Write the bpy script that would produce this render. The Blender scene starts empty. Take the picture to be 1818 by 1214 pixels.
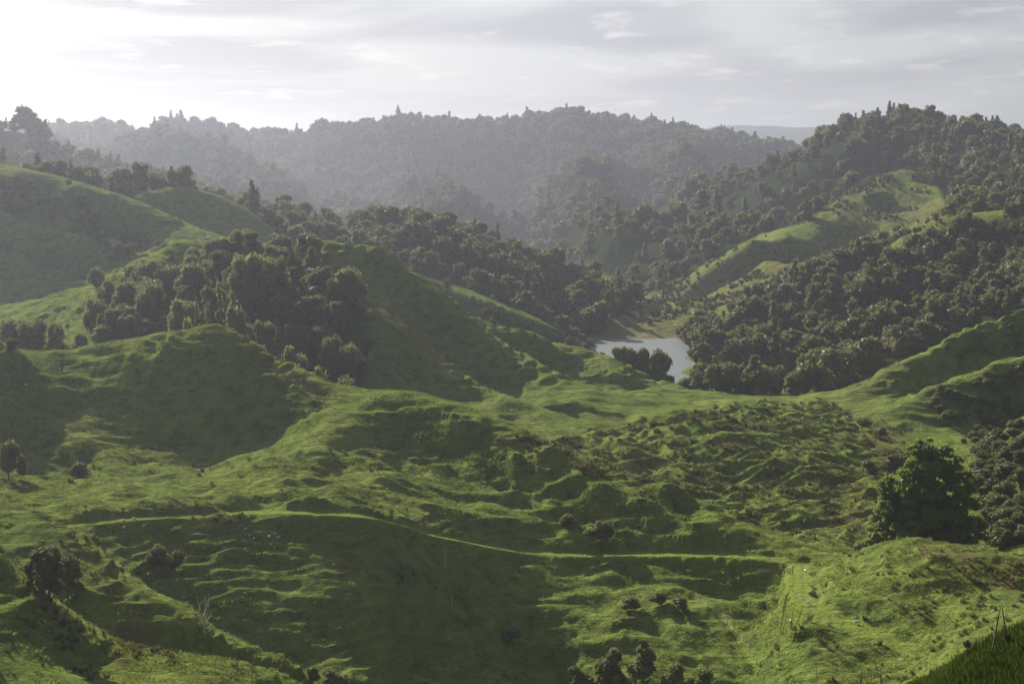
import bpy, math, random
import numpy as np

# ------------------------------------------------------------------ camera, world, sun, exposure
scn = bpy.context.scene
COL = scn.collection
CAMZ = 85.0                 # camera height above the lake surface (lake = z 0)
PITCH = math.radians(5.6)
FPX, CX, CY = 3535.0, 909.0, 607.0
SUN_AZ = math.radians(-30.0)   # left of the view direction, behind the hills
SUN_EL = math.radians(27.0)
SUN_DIR = (math.sin(SUN_AZ)*math.cos(SUN_EL), math.cos(SUN_AZ)*math.cos(SUN_EL), math.sin(SUN_EL))

cam_d = bpy.data.cameras.new('camera')
cam = bpy.data.objects.new('camera', cam_d)
COL.objects.link(cam)
cam_d.sensor_width = 36.0
cam_d.lens = FPX/1818.0*36.0
cam_d.clip_start = 0.5
cam_d.clip_end = 60000.0
cam.location = (0, 0, CAMZ)
cam.rotation_euler = (math.pi/2 - PITCH, 0, 0)
scn.camera = cam

scn.view_settings.view_transform = 'Standard'
scn.view_settings.look = 'None'
scn.view_settings.exposure = 1.5
scn.view_settings.gamma = 1.0
scn.view_settings.use_curve_mapping = False
scn.render.engine = 'CYCLES'
scn.cycles.use_denoising = True
scn.cycles.use_adaptive_sampling = False
scn.cycles.max_bounces = 6
scn.cycles.diffuse_bounces = 3
scn.cycles.glossy_bounces = 2
scn.cycles.transmission_bounces = 3
scn.cycles.transparent_max_bounces = 8
scn.cycles.volume_bounces = 1
scn.cycles.sample_clamp_indirect = 4.0

def N(nt, typ, **kw):
    n = nt.nodes.new(typ)
    ins = kw.pop('ins', {})
    for k, v in kw.items():
        setattr(n, k, v)
    for k, v in ins.items():
        s = n.inputs[k]
        if hasattr(v, 'is_output') and v.is_output:
            nt.links.new(v, s)
        else:
            s.default_value = v
    return n

def MATH(nt, op, a, b=0.0, c=0.0, clamp=False):
    n = nt.nodes.new('ShaderNodeMath'); n.operation = op; n.use_clamp = clamp
    for i, v in enumerate((a, b, c)):
        if hasattr(v, 'is_output'):
            nt.links.new(v, n.inputs[i])
        else:
            n.inputs[i].default_value = v
    return n.outputs[0]

def MIX(nt, fac, a, b, blend='MIX'):
    n = nt.nodes.new('ShaderNodeMix'); n.data_type = 'RGBA'; n.blend_type = blend
    for i, v in ((0, fac), (6, a), (7, b)):
        if hasattr(v, 'is_output'):
            nt.links.new(v, n.inputs[i])
        else:
            n.inputs[i].default_value = v if i == 0 else (v[0], v[1], v[2], 1.0)
    return n.outputs[2]

def RAMP(nt, fac, stops, interp='LINEAR'):
    n = nt.nodes.new('ShaderNodeValToRGB'); n.color_ramp.interpolation = interp
    cr = n.color_ramp
    while len(cr.elements) < len(stops):
        cr.elements.new(0.5)
    for e, (p, c) in zip(cr.elements, stops):
        e.position = p
        e.color = (c, c, c, 1) if not hasattr(c, '__len__') else (c[0], c[1], c[2], 1)
    nt.links.new(fac, n.inputs[0])
    return n.outputs[0]

world = bpy.data.worlds.new('World')
scn.world = world
world.use_nodes = True
wt = world.node_tree
wt.nodes.clear()
wo = N(wt, 'ShaderNodeOutputWorld')
bg = N(wt, 'ShaderNodeBackground'); bg.inputs['Strength'].default_value = 0.05
sky = N(wt, 'ShaderNodeTexSky')
sky.sky_type = 'NISHITA'; sky.sun_disc = False
sky.sun_elevation = SUN_EL; sky.sun_rotation = SUN_AZ
sky.air_density = 1.0; sky.dust_density = 2.0
tc = N(wt, 'ShaderNodeTexCoord')
# layered cloud: direction projected on a high flat layer, brighter towards the hidden sun
sep = N(wt, 'ShaderNodeSeparateXYZ', ins={0: tc.outputs['Generated']})
el = MATH(wt, 'ADD', MATH(wt, 'MAXIMUM', sep.outputs[2], 0.0), 0.075)
cu = MATH(wt, 'DIVIDE', sep.outputs[0], el)
cv = MATH(wt, 'DIVIDE', sep.outputs[1], el)
cvec = N(wt, 'ShaderNodeCombineXYZ', ins={0: cu, 1: cv, 2: 0.0})
n1 = N(wt, 'ShaderNodeTexNoise', ins={'Vector': cvec.outputs[0], 'Scale': 0.62, 'Detail': 6.0, 'Roughness': 0.5, 'Distortion': 0.5})
cpos = N(wt, 'ShaderNodeMapping', ins={'Vector': cvec.outputs[0], 'Location': (3.3, 1.7, 0.0), 'Scale': (1.0, 0.55, 1.0)})
n2 = N(wt, 'ShaderNodeTexNoise', ins={'Vector': cpos.outputs[0], 'Scale': 2.6, 'Detail': 7.0, 'Roughness': 0.55, 'Distortion': 0.4})
dotn = N(wt, 'ShaderNodeVectorMath', operation='DOT_PRODUCT', ins={0: tc.outputs['Generated'], 1: SUN_DIR})
fw = MATH(wt, 'MULTIPLY_ADD', dotn.outputs['Value'], 0.5, 0.5)
glow = MATH(wt, 'POWER', fw, 2.6)
clr = RAMP(wt, sep.outputs[2], [(0.012, 0.25), (0.05, 1.0)])
dens = MATH(wt, 'MULTIPLY', RAMP(wt, n1.outputs[0], [(0.42, 0.0), (0.56, 1.0)]), clr)
wisp = RAMP(wt, n2.outputs[0], [(0.56, 0.0), (0.70, 1.0)])
lum = MATH(wt, 'MULTIPLY_ADD', glow, 7.2, 0.08)
bright = MIX(wt, 1.0, (0.89, 0.935, 1.0), N(wt, 'ShaderNodeCombineXYZ', ins={0: lum, 1: lum, 2: lum}).outputs[0], 'MULTIPLY')
grey = MIX(wt, 1.0, bright, (0.68, 0.69, 0.775), 'MULTIPLY')
cloud = MIX(wt, dens, bright, grey)
cloud = MIX(wt, MATH(wt, 'MULTIPLY', wisp, 0.75), cloud, MIX(wt, 1.0, bright, (1.32, 1.28, 1.22), 'MULTIPLY'))
skyc = MIX(wt, 0.9, sky.outputs[0], cloud)
wt.links.new(skyc, bg.inputs['Color'])
wt.links.new(bg.outputs[0], wo.inputs['Surface'])

sun_d = bpy.data.lights.new('sun', 'SUN')
sun_d.energy = 5.0
sun_d.angle = math.radians(0.6)
sun_d.color = (1.0, 0.93, 0.80)
sun = bpy.data.objects.new('sun', sun_d)
COL.objects.link(sun)
from mathutils import Vector
sun.rotation_euler = Vector(SUN_DIR).to_track_quat('Z', 'Y').to_euler()
sun.location = Vector(SUN_DIR)*400.0

# ------------------------------------------------------------------ terrain authoring
def ray(px, py):
    a = (px-CX)/FPX; b = (CY-py)/FPX
    return a, math.cos(PITCH) + b*math.sin(PITCH), -math.sin(PITCH) + b*math.cos(PITCH)

def RM(d):                            # far country lies further back than a straight reading of the lines
    return d if d <= 900 else 900+(d-900)*2.5 if d <= 1150 else 1525+(d-1150)*4.6 if d < 2000 else 5450+(d-2000)*0.8
def P(px, py, d):
    d = RM(d)
    x, y, z = ray(px, py)
    return (x/y*d, d, z/y*d)          # z relative to the camera

CP, CR = [], []                        # control points and the region each belongs to
def L(region, pts, step=17.0):
    for i in range(len(pts)):
        if i == len(pts)-1:
            seg = [pts[i]]
        else:
            a, b = np.array(pts[i], float), np.array(pts[i+1], float)
            n = max(1, int(math.hypot(b[0]-a[0], b[1]-a[1])//step))
            seg = [tuple(a+(b-a)*k/n) for k in range(n)]
        for s in seg:
            CP.append(P(*s)); CR.append(region)
def Q(region, pts):
    for s in pts:
        CP.append(P(*s)); CR.append(region)
def H(region, pts):
    for px, d, z in pts:
        d2 = RM(d); CP.append(((px-CX)/FPX*d2, d2, z*d2/d if z < 0 and d < 2000 else z)); CR.append(region)

# near bank below the camera
L('near_bank', [(1570,1240,72),(1640,1208,69.5),(1718,1169,67.5),(1790,1144,65.5),(1830,1133,64.5),(1950,1095,61.5)])
Q('near_bank', [(1640,1248,67.5),(1700,1226,65.2),(1818,1222,61.8),(1950,1222,58.5)])
H('near_bank', [(909,3,-1.8),(909,20,-8),(1300,20,-8),(1818,20,-8.5),(1818,8,-3.5),(0,8,-3.5),(909,60,-25),(400,60,-27),(0,60,-29),(1300,62,-23),
  (1818,50,-18.6),(1818,36,-14.5),(1950,46,-17.5),(1600,55,-19.5),(2100,52,-15),
  (1700,90,-27),(1818,115,-34),(1818,160,-46),(1500,150,-47),(909,150,-57),(0,150,-52),(400,150,-58),(909,215,-74),(-400,60,-26),(2300,60,-14),(2300,150,-40),(1300,90,-34)])
for x_ in (-16, -9, -4, 4, 9, 16, 26):   # ground beside and just below the viewpoint
    for y_, z_ in ((2.5,-2.7),(10,-6.0),(20,-10.5),(34,-16.5)):
        if not (x_ > 9 and y_ > 30):
            CP.append((x_, y_, z_)); CR.append('near_bank')
# bottom left slope and knoll
L('left_slope', [(-120,900,240),(0,985,235),(60,1035,232),(130,1090,228),(190,1140,226),(240,1180,222)])
Q('left_slope', [(0,1100,218),(0,1214,205),(100,1214,207),(200,1220,210),(-120,1214,200)])
H('left_slope', [(0,180,-57),(250,180,-64),(-500,240,-45)])
L('knoll', [(150,1195,218),(200,1167,223),(260,1155,228),(330,1160,230),(400,1172,232),(470,1192,232),(540,1218,232)])
Q('knoll', [(250,1214,213),(400,1240,213)])
H('knoll', [(350,252,-71),(500,255,-76),(600,240,-80),(909,255,-86),(750,255,-84)])
H('left_slope', [(50,256,-62),(180,250,-66)])
L('spur', [(110,930,280),(150,950,277),(190,985,272),(240,1030,270),(290,1052,268),(340,1085,266),(400,1120,264),(470,1155,262),(540,1195,260)])
Q('spur', [(60,985,268),(150,1040,260),(250,1090,256),(350,1130,254)])
H('big_slope', [(230,302,-68),(300,298,-75),(380,293,-80),(450,290,-83),(540,288,-86)])
L('big_slope', [(400,1105,308),(500,1160,304),(600,1214,293),(750,1214,303),(909,1214,311),(1000,1214,314)], 60)
L('big_slope', [(0,930,316),(60,935,318),(180,925,322),(300,918,334),(400,912,340),(480,908,338),(560,910,335),(640,915,334),(700,928,337),(750,945,341),(810,958,344),(870,970,347),(960,982,350),(1100,984,350),(1200,984,348),(1280,985,345),(1350,990,342),(1420,998,340)])
Q('big_slope', [(600,1060,315),(800,1080,327),(500,1010,323),(950,1090,331),(1200,1022,341),(1300,1050,335),(1340,1075,330)])
Q('big_slope', [(700,1010,324),(880,1040,336),(300,960,327),(420,980,327),(550,970,328)])
L('big_slope', [(960,985,349),(1040,1020,344),(1090,1045,339)])
# spur with trees at the bottom right of centre
L('spur', [(1095,1068,333),(1150,1056,334),(1230,1060,333),(1285,1098,325),(1330,1155,311),(1362,1214,298)])
Q('spur', [(1150,1130,320),(1120,1214,305),(1250,1214,303),(1075,1120,322),(1200,1150,315)])
H('big_slope', [(1010,318,-88),(1040,300,-92),(1360,325,-79),(1380,300,-78),(1250,285,-86),(1000,285,-90)])
# right knob
Q('knob', [(1440,1000,340),(1420,1030,319),(1430,1070,299),(1500,1105,289),(1600,1148,279)])
L('knob', [(1445,1005,339),(1500,985,330),(1550,970,321),(1600,962,312),(1700,970,308),(1760,990,303),(1818,1010,298),(1950,1060,288)])
Q('knob', [(1600,1050,295),(1500,1050,302),(1450,1214,262),(1500,1180,271),(1400,1120,284),(1600,1214,263),(1750,1080,284),(1700,1130,264),(1818,1100,266),(1640,1170,264),(1400,1200,268)])
H('knob', [(1600,345,-73),(1700,342,-73),(1800,335,-72),(1700,225,-62),(1500,225,-66),(1950,330,-70),(1300,225,-73)])
# conical hill and its descending ridge
L('conical_hill', [(-60,662,462),(0,655,458),(60,640,455),(130,622,452),(200,612,448),(280,591,444),(330,584,442),(375,577,440),(400,577,440),(430,603,436),(470,638,430),(500,662,426),(545,685,420),(590,706,414),(630,708,412),(665,702,410),(720,711,406),(790,718,402),(825,740,396),(860,765,390),(900,795,384),(940,822,378),(1000,845,373),(1060,868,368),(1120,890,364),(1180,912,359),(1240,938,351),(1300,958,347),(1370,982,343)])
Q('conical_hill', [(250,800,406),(400,797,411),(500,772,408),(150,790,402),(60,780,402),(560,735,407),(600,760,396),(700,792,395),(800,832,386),(900,862,375),(1000,893,366),(330,690,424),(180,700,424),(110,700,425),(450,720,418),(720,745,400)])
Q('big_slope', [(300,850,373),(150,850,376),(50,850,384),(500,850,366),(600,870,353),(700,900,347),(850,922,355),(1000,932,360),(1100,950,355),(400,880,353),(200,880,353),(1200,960,351),(60,890,355)])
L('conical_hill', [(-60,585,426),(0,608,428),(30,624,430),(65,648,434)])
Q('conical_hill', [(0,700,410),(0,770,398),(60,720,418)])
H('valley', [(0,500,-66),(200,498,-72),(330,494,-76),(470,490,-78),(600,486,-78),(750,472,-75),(-300,505,-55)])
Q('valley', [(900,762,462),(950,797,459),(1000,828,447),(1060,850,434),(1120,872,424)])
# hill with trees, its two ridges
L('tree_hill', [(-60,640,580),(40,605,590),(100,562,600),(180,510,606),(250,466,612),(290,441,618),(320,433,620),(400,438,622),(500,440,624),(580,428,625),(620,432,624),(660,450,620),(700,475,616),(740,500,612),(780,535,606),(830,575,600),(860,598,596),(910,630,588),(960,660,580),(1000,688,570),(1040,704,560)])
L('tree_hill', [(630,525,565),(650,540,560),(690,565,556),(720,587,552),(780,632,545),(850,680,535),(930,713,522),(1000,736,510),(1050,765,495),(1100,800,468)])
Q('tree_hill', [(700,650,540),(750,700,525),(850,735,512),(950,782,482),(550,680,522),(450,640,530),(200,600,545),(350,600,545),(780,585,598),(720,530,607),(900,690,576),(850,650,586),(660,495,614),(750,660,541),(700,615,546),(850,712,528),(920,745,512),(980,715,545),(600,600,548),(450,540,575),(300,530,582),(1010,790,455)])
H('tree_hill', [(720,578,-59),(800,568,-67),(880,550,-73),(950,537,-75),(1010,525,-76)])
H('tree_hill', [(-60,545,-58),(100,545,-60)])
L('low_ridge', [(870,592,632),(930,597,645),(1000,612,652),(1060,625,652),(1100,640,648),(1150,668,640),(1200,692,628),(1240,701,618),(1300,704,608)])
Q('low_ridge', [(1000,655,643),(1100,702,622),(920,622,642),(1060,680,629),(1150,700,620),(1000,700,615),(1180,730,560),(1080,735,545)])
L('low_ridge', [(1040,640,645),(1100,680,622),(1140,705,600)])
H('valley', [(100,690,-52),(200,690,-56),(400,690,-62),(600,700,-69),(800,700,-75),(950,705,-80),(1060,690,-82),(1140,690,-84.2),(1190,672,-84.0),(1240,680,-83.5)])
L('scrub_ridge', [(740,490,765),(780,514,760),(850,545,752),(900,566,745),(950,585,740),(1000,598,735),(1050,614,728)])
H('lake_bed', [(1130,800,-90),(1180,770,-90),(1190,725,-88),(1205,700,-86.5),(1100,850,-89),(1170,840,-90),(1080,830,-88),(1110,760,-88),(1150,740,-88),(1140,866,-87),(1090,866,-87),(1190,866,-87)])
H('flat', [(1040,884,-84.6),(1080,882,-84.7),(1120,882,-84.7),(1160,882,-84.7),(1200,882,-84.7),(1060,975,-83.6),(1120,980,-83.2),(1040,840,-82),(1045,800,-80)])
# hummocky basin
Q('basin', [(1200,760,482),(1100,832,455),(1200,880,431),(1300,900,413),(1300,800,456),(1400,760,500),(1350,722,560),(1430,702,598),(1500,762,512),(1530,800,477),(1450,870,426),(1550,900,411),(1450,972,379),(1350,952,394),(1250,922,406),(1280,740,520),(1400,830,445),(1560,850,445),(1600,930,385)])
H('basin', [(1640,400,-75),(1640,450,-75)])
# ridges right
L('right_ridge', [(1950,490,640),(1818,546,625),(1760,567,620),(1700,591,615),(1640,623,608),(1590,651,602),(1540,681,595),(1490,699,590)])
Q('right_ridge', [(1700,655,604),(1620,702,588),(1550,742,552),(1818,605,615),(1760,620,610)])
L('right_ridge', [(1950,506,633),(1818,560,618),(1700,605,608),(1640,637,601),(1590,664,595)])
L('right_ridge', [(1818,643,549),(1700,685,542),(1640,703,536)])
L('right_ridge', [(1950,590,560),(1818,631,555),(1760,649,552),(1700,673,548),(1640,691,542),(1600,716,532),(1565,746,522)])
Q('right_ridge', [(1750,735,537),(1700,785,506),(1818,725,542),(1640,745,522)])
L('scrub_slope', [(1950,640,445),(1818,743,440),(1780,776,436),(1740,806,432),(1722,835,427)])
Q('scrub_slope', [(1818,850,402),(1818,970,368),(1750,905,402),(1950,850,405)])
H('scrub_slope', [(1818,475,-69),(1740,465,-73)])
# bush hill with the grass spur
L('grass_spur', [(1075,572,985),(1100,563,985),(1140,545,985),(1180,521,985),(1250,477,985),(1300,449,985),(1350,427,988),(1420,411,995),(1480,376,1010),(1540,341,1030),(1580,316,1045),(1610,301,1060)])
L('grass_spur', [(1415,430,991),(1400,460,984),(1340,500,977),(1260,545,969),(1190,588,956)])
Q('grass_spur', [(1350,465,975),(1280,510,969),(1480,428,994),(1560,378,1022),(1470,470,982),(1660,335,1052),(1540,425,996)])
L('bush_hill', [(1440,318,1190),(1500,278,1180),(1560,252,1165),(1640,236,1150),(1700,252,1150),(1818,258,1150),(1950,270,1150)], 45)
L('bush_hill', [(1500,500,860),(1600,440,892),(1680,382,905),(1790,374,905),(1950,372,900)], 45)
Q('bush_hill', [(1255,640,747),(1315,600,812),(1400,560,848),(1600,560,818),(1700,490,850),(1500,640,742),(1450,692,694),(1700,560,760),(1310,692,692),(1262,692,690),(1818,470,850),(1800,330,1010)])
H('bush_hill', [(1700,970,-33),(1700,660,-72),(1818,672,-68),(1600,640,-76),(1560,920,-55),(1248,800,-82),(1240,850,-83),(1222,870,-84.2),(1560,622,-76)])
H('far_face', [(1150,1050,-80),(1200,1060,-72),(1300,1090,-58),(1400,1120,-38),(1350,1100,-50)])
# left hills
L('left_hill', [(-120,292,805),(0,308,800),(60,314,800),(130,324,795),(190,343,790),(230,369,782),(265,402,772),(285,428,762)])
H('left_hill', [(-120,788,-29),(0,786,-33),(80,781,-36),(150,774,-40),(230,763,-48),(0,764,-46),(90,756,-51),(150,745,-56),(210,729,-62)])
L('left_hill', [(-120,365,779),(0,376,777),(80,396,771),(150,416,764),(230,441,752),(285,462,738)])
L('left_hill', [(-120,440,756),(0,451,753),(90,476,745),(150,501,734),(210,532,718)])
Q('left_hill', [(0,412,766),(120,452,753),(0,500,738),(60,530,726),(130,560,708),(0,580,700),(120,345,784),(0,335,790),(60,425,761),(200,490,733)])
L('left_knob', [(215,366,845),(240,352,850),(270,341,855),(320,330,858),(370,342,856),(410,361,852),(450,387,846),(490,418,838),(540,450,825)])
Q('left_knob', [(350,425,828),(280,400,836),(330,370,845),(430,430,826)])
H('far_face', [(350,920,-38),(200,920,-28),(500,910,-48),(0,920,-22)])
L('forest_spur', [(-120,232,1150),(0,236,1150),(50,238,1150),(90,266,1140),(130,287,1120),(200,312,1100),(330,318,1050),(450,345,1000),(560,383,960),(620,400,940),(700,425,920),(780,460,900),(850,495,880),(920,535,860),(980,573,830),(1015,595,800)], 45)
H('far_face', [(0,1250,-20),(300,1200,-38),(600,1080,-58),(800,1020,-68),(950,990,-77)])
L('far_ridge', [(-120,230,1500),(110,250,1500),(190,238,1500),(280,222,1490),(340,226,1480),(400,246,1475),(450,274,1470),(490,288,1460),(530,270,1460),(600,248,1455),(650,240,1450),(710,222,1450),(760,238,1450),(800,248,1450),(870,240,1450),(930,226,1450),(985,220,1450),(1050,236,1440),(1150,244,1430),(1230,268,1410),(1290,306,1400),(1340,326,1400),(1380,342,1390),(1420,350,1385)], 45)
for ln in ([(720,215,1450),(745,260,1340),(770,300,1260),(800,355,1180),(830,425,1080),(870,480,1010)],
           [(860,236,1455),(900,300,1440),(925,350,1390),(940,395,1330),(965,465,1200),(985,530,1075)],
           [(1000,213,1450),(1025,260,1350),(1040,300,1290),(1065,380,1170),(1085,450,1085),(1070,525,1025)],
           [(560,248,1460),(600,300,1430),(640,335,1370),(680,370,1300),(760,430,1160)],
           [(450,262,1470),(490,290,1370),(520,310,1310),(560,350,1190)],
           [(1130,246,1430),(1160,296,1400),(1190,330,1360),(1220,420,1230),(1170,500,1110)],
           [(1345,330,1395),(1335,345,1320),(1320,365,1250),(1285,400,1140),(1260,440,1080)],
           [(280,222,1490),(300,260,1400),(350,285,1340)],[(180,232,1500),(200,270,1450)]):
    L('far_face', ln, 40)
H('behind', [(q,1585,-34) for q in range(-100,1500,80)])
L('grass_spur', [(1100,575,979),(1180,533,978),(1250,489,978),(1350,438,982),(1420,421,989),(1480,386,1004),(1540,351,1024),(1580,327,1039)])
H('behind', [(0,1800,-20),(500,1800,-30),(1000,1800,-30),(1400,1700,-40),(1818,1600,-30),(1818,1350,-10),(900,3000,-70),(0,3000,-60),(1818,3000,-60),(1400,3000,-70),(1400,2300,-60)])
L('distant_mountains', [(900,240,6000),(1100,236,6000),(1200,228,6000),(1270,222,6000),(1330,222,6000),(1365,230,6000),(1410,236,6000),(1450,228,6000),(1490,223,6000),(1540,230,6000),(1700,232,6000)], 30)
H('distant_mountains', [(0,6000,20),(2300,6000,40),(-600,6000,20),(0,9500,-80),(900,9500,-80),(1818,9500,-80),(1400,5000,-20),(1400,4000,-60)])
for sx, zz in ((-700, -6), (2500, -4)):
    H('left_hill' if sx < 0 else 'bush_hill', [(sx,300,-56+zz),(sx,450,-50+zz),(sx,620,-42+zz),(sx,800,-22+zz),(sx,1150,4),(sx,1500,18),(sx,2000,-20)])
COLS, RS = 860, 1.0

# ------------------------------------------------------------------ height field
CPa = np.array(CP)
Y0 = 30.0
far_ = (CPa[:,1] > 900) & (CPa[:,1] < 2700)
CPa[:,2] = np.where(far_, np.maximum(CPa[:,2], -84.4), CPa[:,2])
cu_ = CPa[:,0]/(CPa[:,1]+Y0); cv_ = np.log(CPa[:,1]+Y0)
EPS2 = 0.006**2
def kern(du, dv):
    return np.sqrt(du*du+dv*dv+EPS2)
A = kern(cu_[:,None]-cu_[None,:], cv_[:,None]-cv_[None,:])
n_ = len(CPa)
A -= np.eye(n_)*0.0006
Pm = np.stack([np.ones(n_), cu_, cv_], 1)
M_ = np.block([[A, Pm],[Pm.T, np.zeros((3,3))]])
w_ = np.linalg.solve(M_, np.concatenate([CPa[:,2], np.zeros(3)]))

# tensor grid: u = x/(y+30), v = log(y+30)
HALF = 0.285
uc = np.concatenate([np.linspace(-0.95,-HALF,46)[:-1], np.linspace(-HALF,HALF,COLS), np.linspace(HALF,0.95,46)[1:]])
def rows():
    r = [2.0]
    while r[-1] < 13500:
        y = r[-1]
        if y < 40: s = 1.6
        elif y < 80: s = 0.6
        elif y < 200: s = 3.0
        elif y < 250: s = 0.62
        elif y < 350: s = 0.50
        elif y < 450: s = 0.62
        elif y < 640: s = 0.95
        elif y < 870: s = 1.6
        elif y < 1500: s = 4.5
        elif y < 3250: s = 14.0
        elif y < 4000: s = 70.0
        else: s = 160.0
        r.append(y+s*RS)
    return np.array(r)
yr = rows()
vr = np.log(yr+Y0)
gu = np.concatenate([np.linspace(-0.95,-0.3,40)[:-1], np.linspace(-0.3,0.3,330), np.linspace(0.3,0.95,40)[1:]])
gv = np.concatenate([np.linspace(vr[0],math.log(230),40)[:-1], np.linspace(math.log(230),math.log(3200),470), np.linspace(math.log(3200),vr[-1],60)[1:]])
Zc = np.empty((len(gv), len(gu)))
for i in range(0, len(gv), 8):
    vv = gv[i:i+8]
    du = gu[None,:,None]-cu_[None,None,:]
    dv = vv[:,None,None]-cv_[None,None,:]
    Zc[i:i+8] = kern(du, dv)@w_[:n_] + w_[n_] + w_[n_+1]*gu[None,:] + w_[n_+2]*vv[:,None]
def lin(src, dst):
    i = np.clip(np.searchsorted(src, dst)-1, 0, len(src)-2)
    t = np.clip((dst-src[i])/(src[i+1]-src[i]), 0, 1)
    return i, t
iu, tu = lin(gu, uc); iv, tv = lin(gv, vr)
Zr = Zc[iv]*(1-tv)[:,None] + Zc[iv+1]*tv[:,None]
Z = Zr[:,iu]*(1-tu)[None,:] + Zr[:,iu+1]*tu[None,:]
X = uc[None,:]*(yr[:,None]+Y0)
Yg = np.broadcast_to(yr[:,None], X.shape)

def hash2(ix, iy, seed):
    h = (ix.astype(np.int64)*374761393 + iy.astype(np.int64)*668265263 + seed*974711) & 0xffffffff
    h = ((h ^ (h >> 13))*1274126177) & 0xffffffff
    return (h ^ (h >> 16)) & 0xffffffff
def perlin(x, y, seed=0):
    x0 = np.floor(x); y0 = np.floor(y)
    fx = x-x0; fy = y-y0
    sx = fx*fx*fx*(fx*(fx*6-15)+10); sy = fy*fy*fy*(fy*(fy*6-15)+10)
    out = 0
    for ox in (0,1):
        for oy in (0,1):
            a = hash2(x0+ox, y0+oy, seed)*(2*math.pi/4294967296.0)
            g = np.cos(a)*(fx-ox)+np.sin(a)*(fy-oy)
            out = out + g*(sx if ox else 1-sx)*(sy if oy else 1-sy)
    return out*1.5
def fbm(x, y, lam, octs, seed=0, rough=0.5):
    s = 0; a = 1.0
    for o in range(octs):
        s = s + a*perlin(x/lam+o*17.3, y/lam-o*9.1, seed+o); lam *= 0.5; a *= rough
    return s
def sstep(a, b, x):
    t = np.clip((x-a)/(b-a), 0, 1); return t*t*(3-2*t)

def proj(x, y, z):              # world (camera-relative z) -> photograph pixel
    dep = y*math.cos(PITCH) - z*math.sin(PITCH)
    up = y*math.sin(PITCH) + z*math.cos(PITCH)
    dep = np.maximum(dep, 1e-3)
    return CX+FPX*x/dep, CY-FPX*up/dep
def inpoly(px, py, poly):
    r = np.zeros(np.shape(px), bool)
    n = len(poly)
    for i in range(n):
        x1,y1 = poly[i]; x2,y2 = poly[(i+1)%n]
        c = (y1 > py) != (y2 > py)
        with np.errstate(divide='ignore', invalid='ignore'):
            r ^= c & (px < (x2-x1)*(py-y1)/((y2-y1) if y2 != y1 else 1e-9)+x1)
    return r

# ------------------------------------------------------------------ relief detail
def smooth_line(pts, n=14):
    p = np.array([P(*q) for q in pts]); out = []
    for i in range(len(p)-1):
        p0, p1, p2, p3 = p[max(i-1,0)], p[i], p[i+1], p[min(i+2,len(p)-1)]
        for k in range(n):
            t = k/n
            out.append(0.5*((2*p1)+(-p0+p2)*t+(2*p0-5*p1+4*p2-p3)*t*t+(-p0+3*p1-3*p2+p3)*t**3))
    out.append(p[-1]); return np.array(out)
PX, PY = proj(X, Yg, Z)
gy = np.gradient(Z, axis=0)/np.gradient(Yg, axis=0)
gx = np.gradient(Z, axis=1)/np.gradient(X, axis=1)
slope = np.sqrt(gx*gx+gy*gy)
def area(poly, dmin=0, dmax=1e9):
    return inpoly(PX, PY, poly) & (Yg > RM(dmin)) & (Yg < RM(dmax))
def blur(m, k=3):
    m = m.astype(float)
    for _ in range(k):
        m[1:-1] = (m[:-2]+2*m[1:-1]+m[2:])/4
        m[:,1:-1] = (m[:,:-2]+2*m[:,1:-1]+m[:,2:])/4
    return m
# open grass on the spur by the lake and on the dark hill behind it
G_SPUR = [(1060,590),(1090,560),(1180,512),(1250,468),(1350,416),(1420,400),(1480,362),(1520,330),(1540,300),(1600,275),(1650,300),(1670,345),(1690,385),(1665,425),(1600,445),(1540,458),(1480,476),(1440,502),(1390,530),(1320,555),(1250,592),(1195,618),(1130,615)]
SCRUB_HILL = [(1236,700),(1236,622),(1300,545),(1345,520),(1440,470),(1460,435),(1560,400),(1660,378),(1700,360),(1818,362),(1990,362),(1990,560),(1818,548),(1600,640),(1500,690),(1440,712),(1225,712)]
wob = fbm(X, Yg, 40, 3, 5)
forest = Yg > 820
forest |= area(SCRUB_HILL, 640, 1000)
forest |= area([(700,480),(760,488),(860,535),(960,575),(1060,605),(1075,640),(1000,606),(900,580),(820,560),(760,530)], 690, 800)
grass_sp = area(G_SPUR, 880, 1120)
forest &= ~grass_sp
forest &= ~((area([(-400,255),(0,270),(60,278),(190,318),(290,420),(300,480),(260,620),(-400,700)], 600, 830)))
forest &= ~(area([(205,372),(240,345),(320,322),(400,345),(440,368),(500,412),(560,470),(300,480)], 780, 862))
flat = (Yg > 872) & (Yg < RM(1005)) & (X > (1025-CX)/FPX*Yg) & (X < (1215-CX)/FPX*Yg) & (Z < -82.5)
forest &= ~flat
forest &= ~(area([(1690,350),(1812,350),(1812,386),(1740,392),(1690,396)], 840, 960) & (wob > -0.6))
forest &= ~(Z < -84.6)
hollow = area([(150,600),(170,520),(250,480),(300,470),(420,455),(470,425),(520,440),(600,470),(650,500),(660,560),(640,640),(640,700),(560,700),(480,640),(430,600),(300,600)], 505, 600)
pasture = (Yg > 200) & (Yg < 860) & ~forest
pf = blur(pasture, 2)
near = sstep(205, 230, Yg)*(1-sstep(700, 860, Yg))

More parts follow.
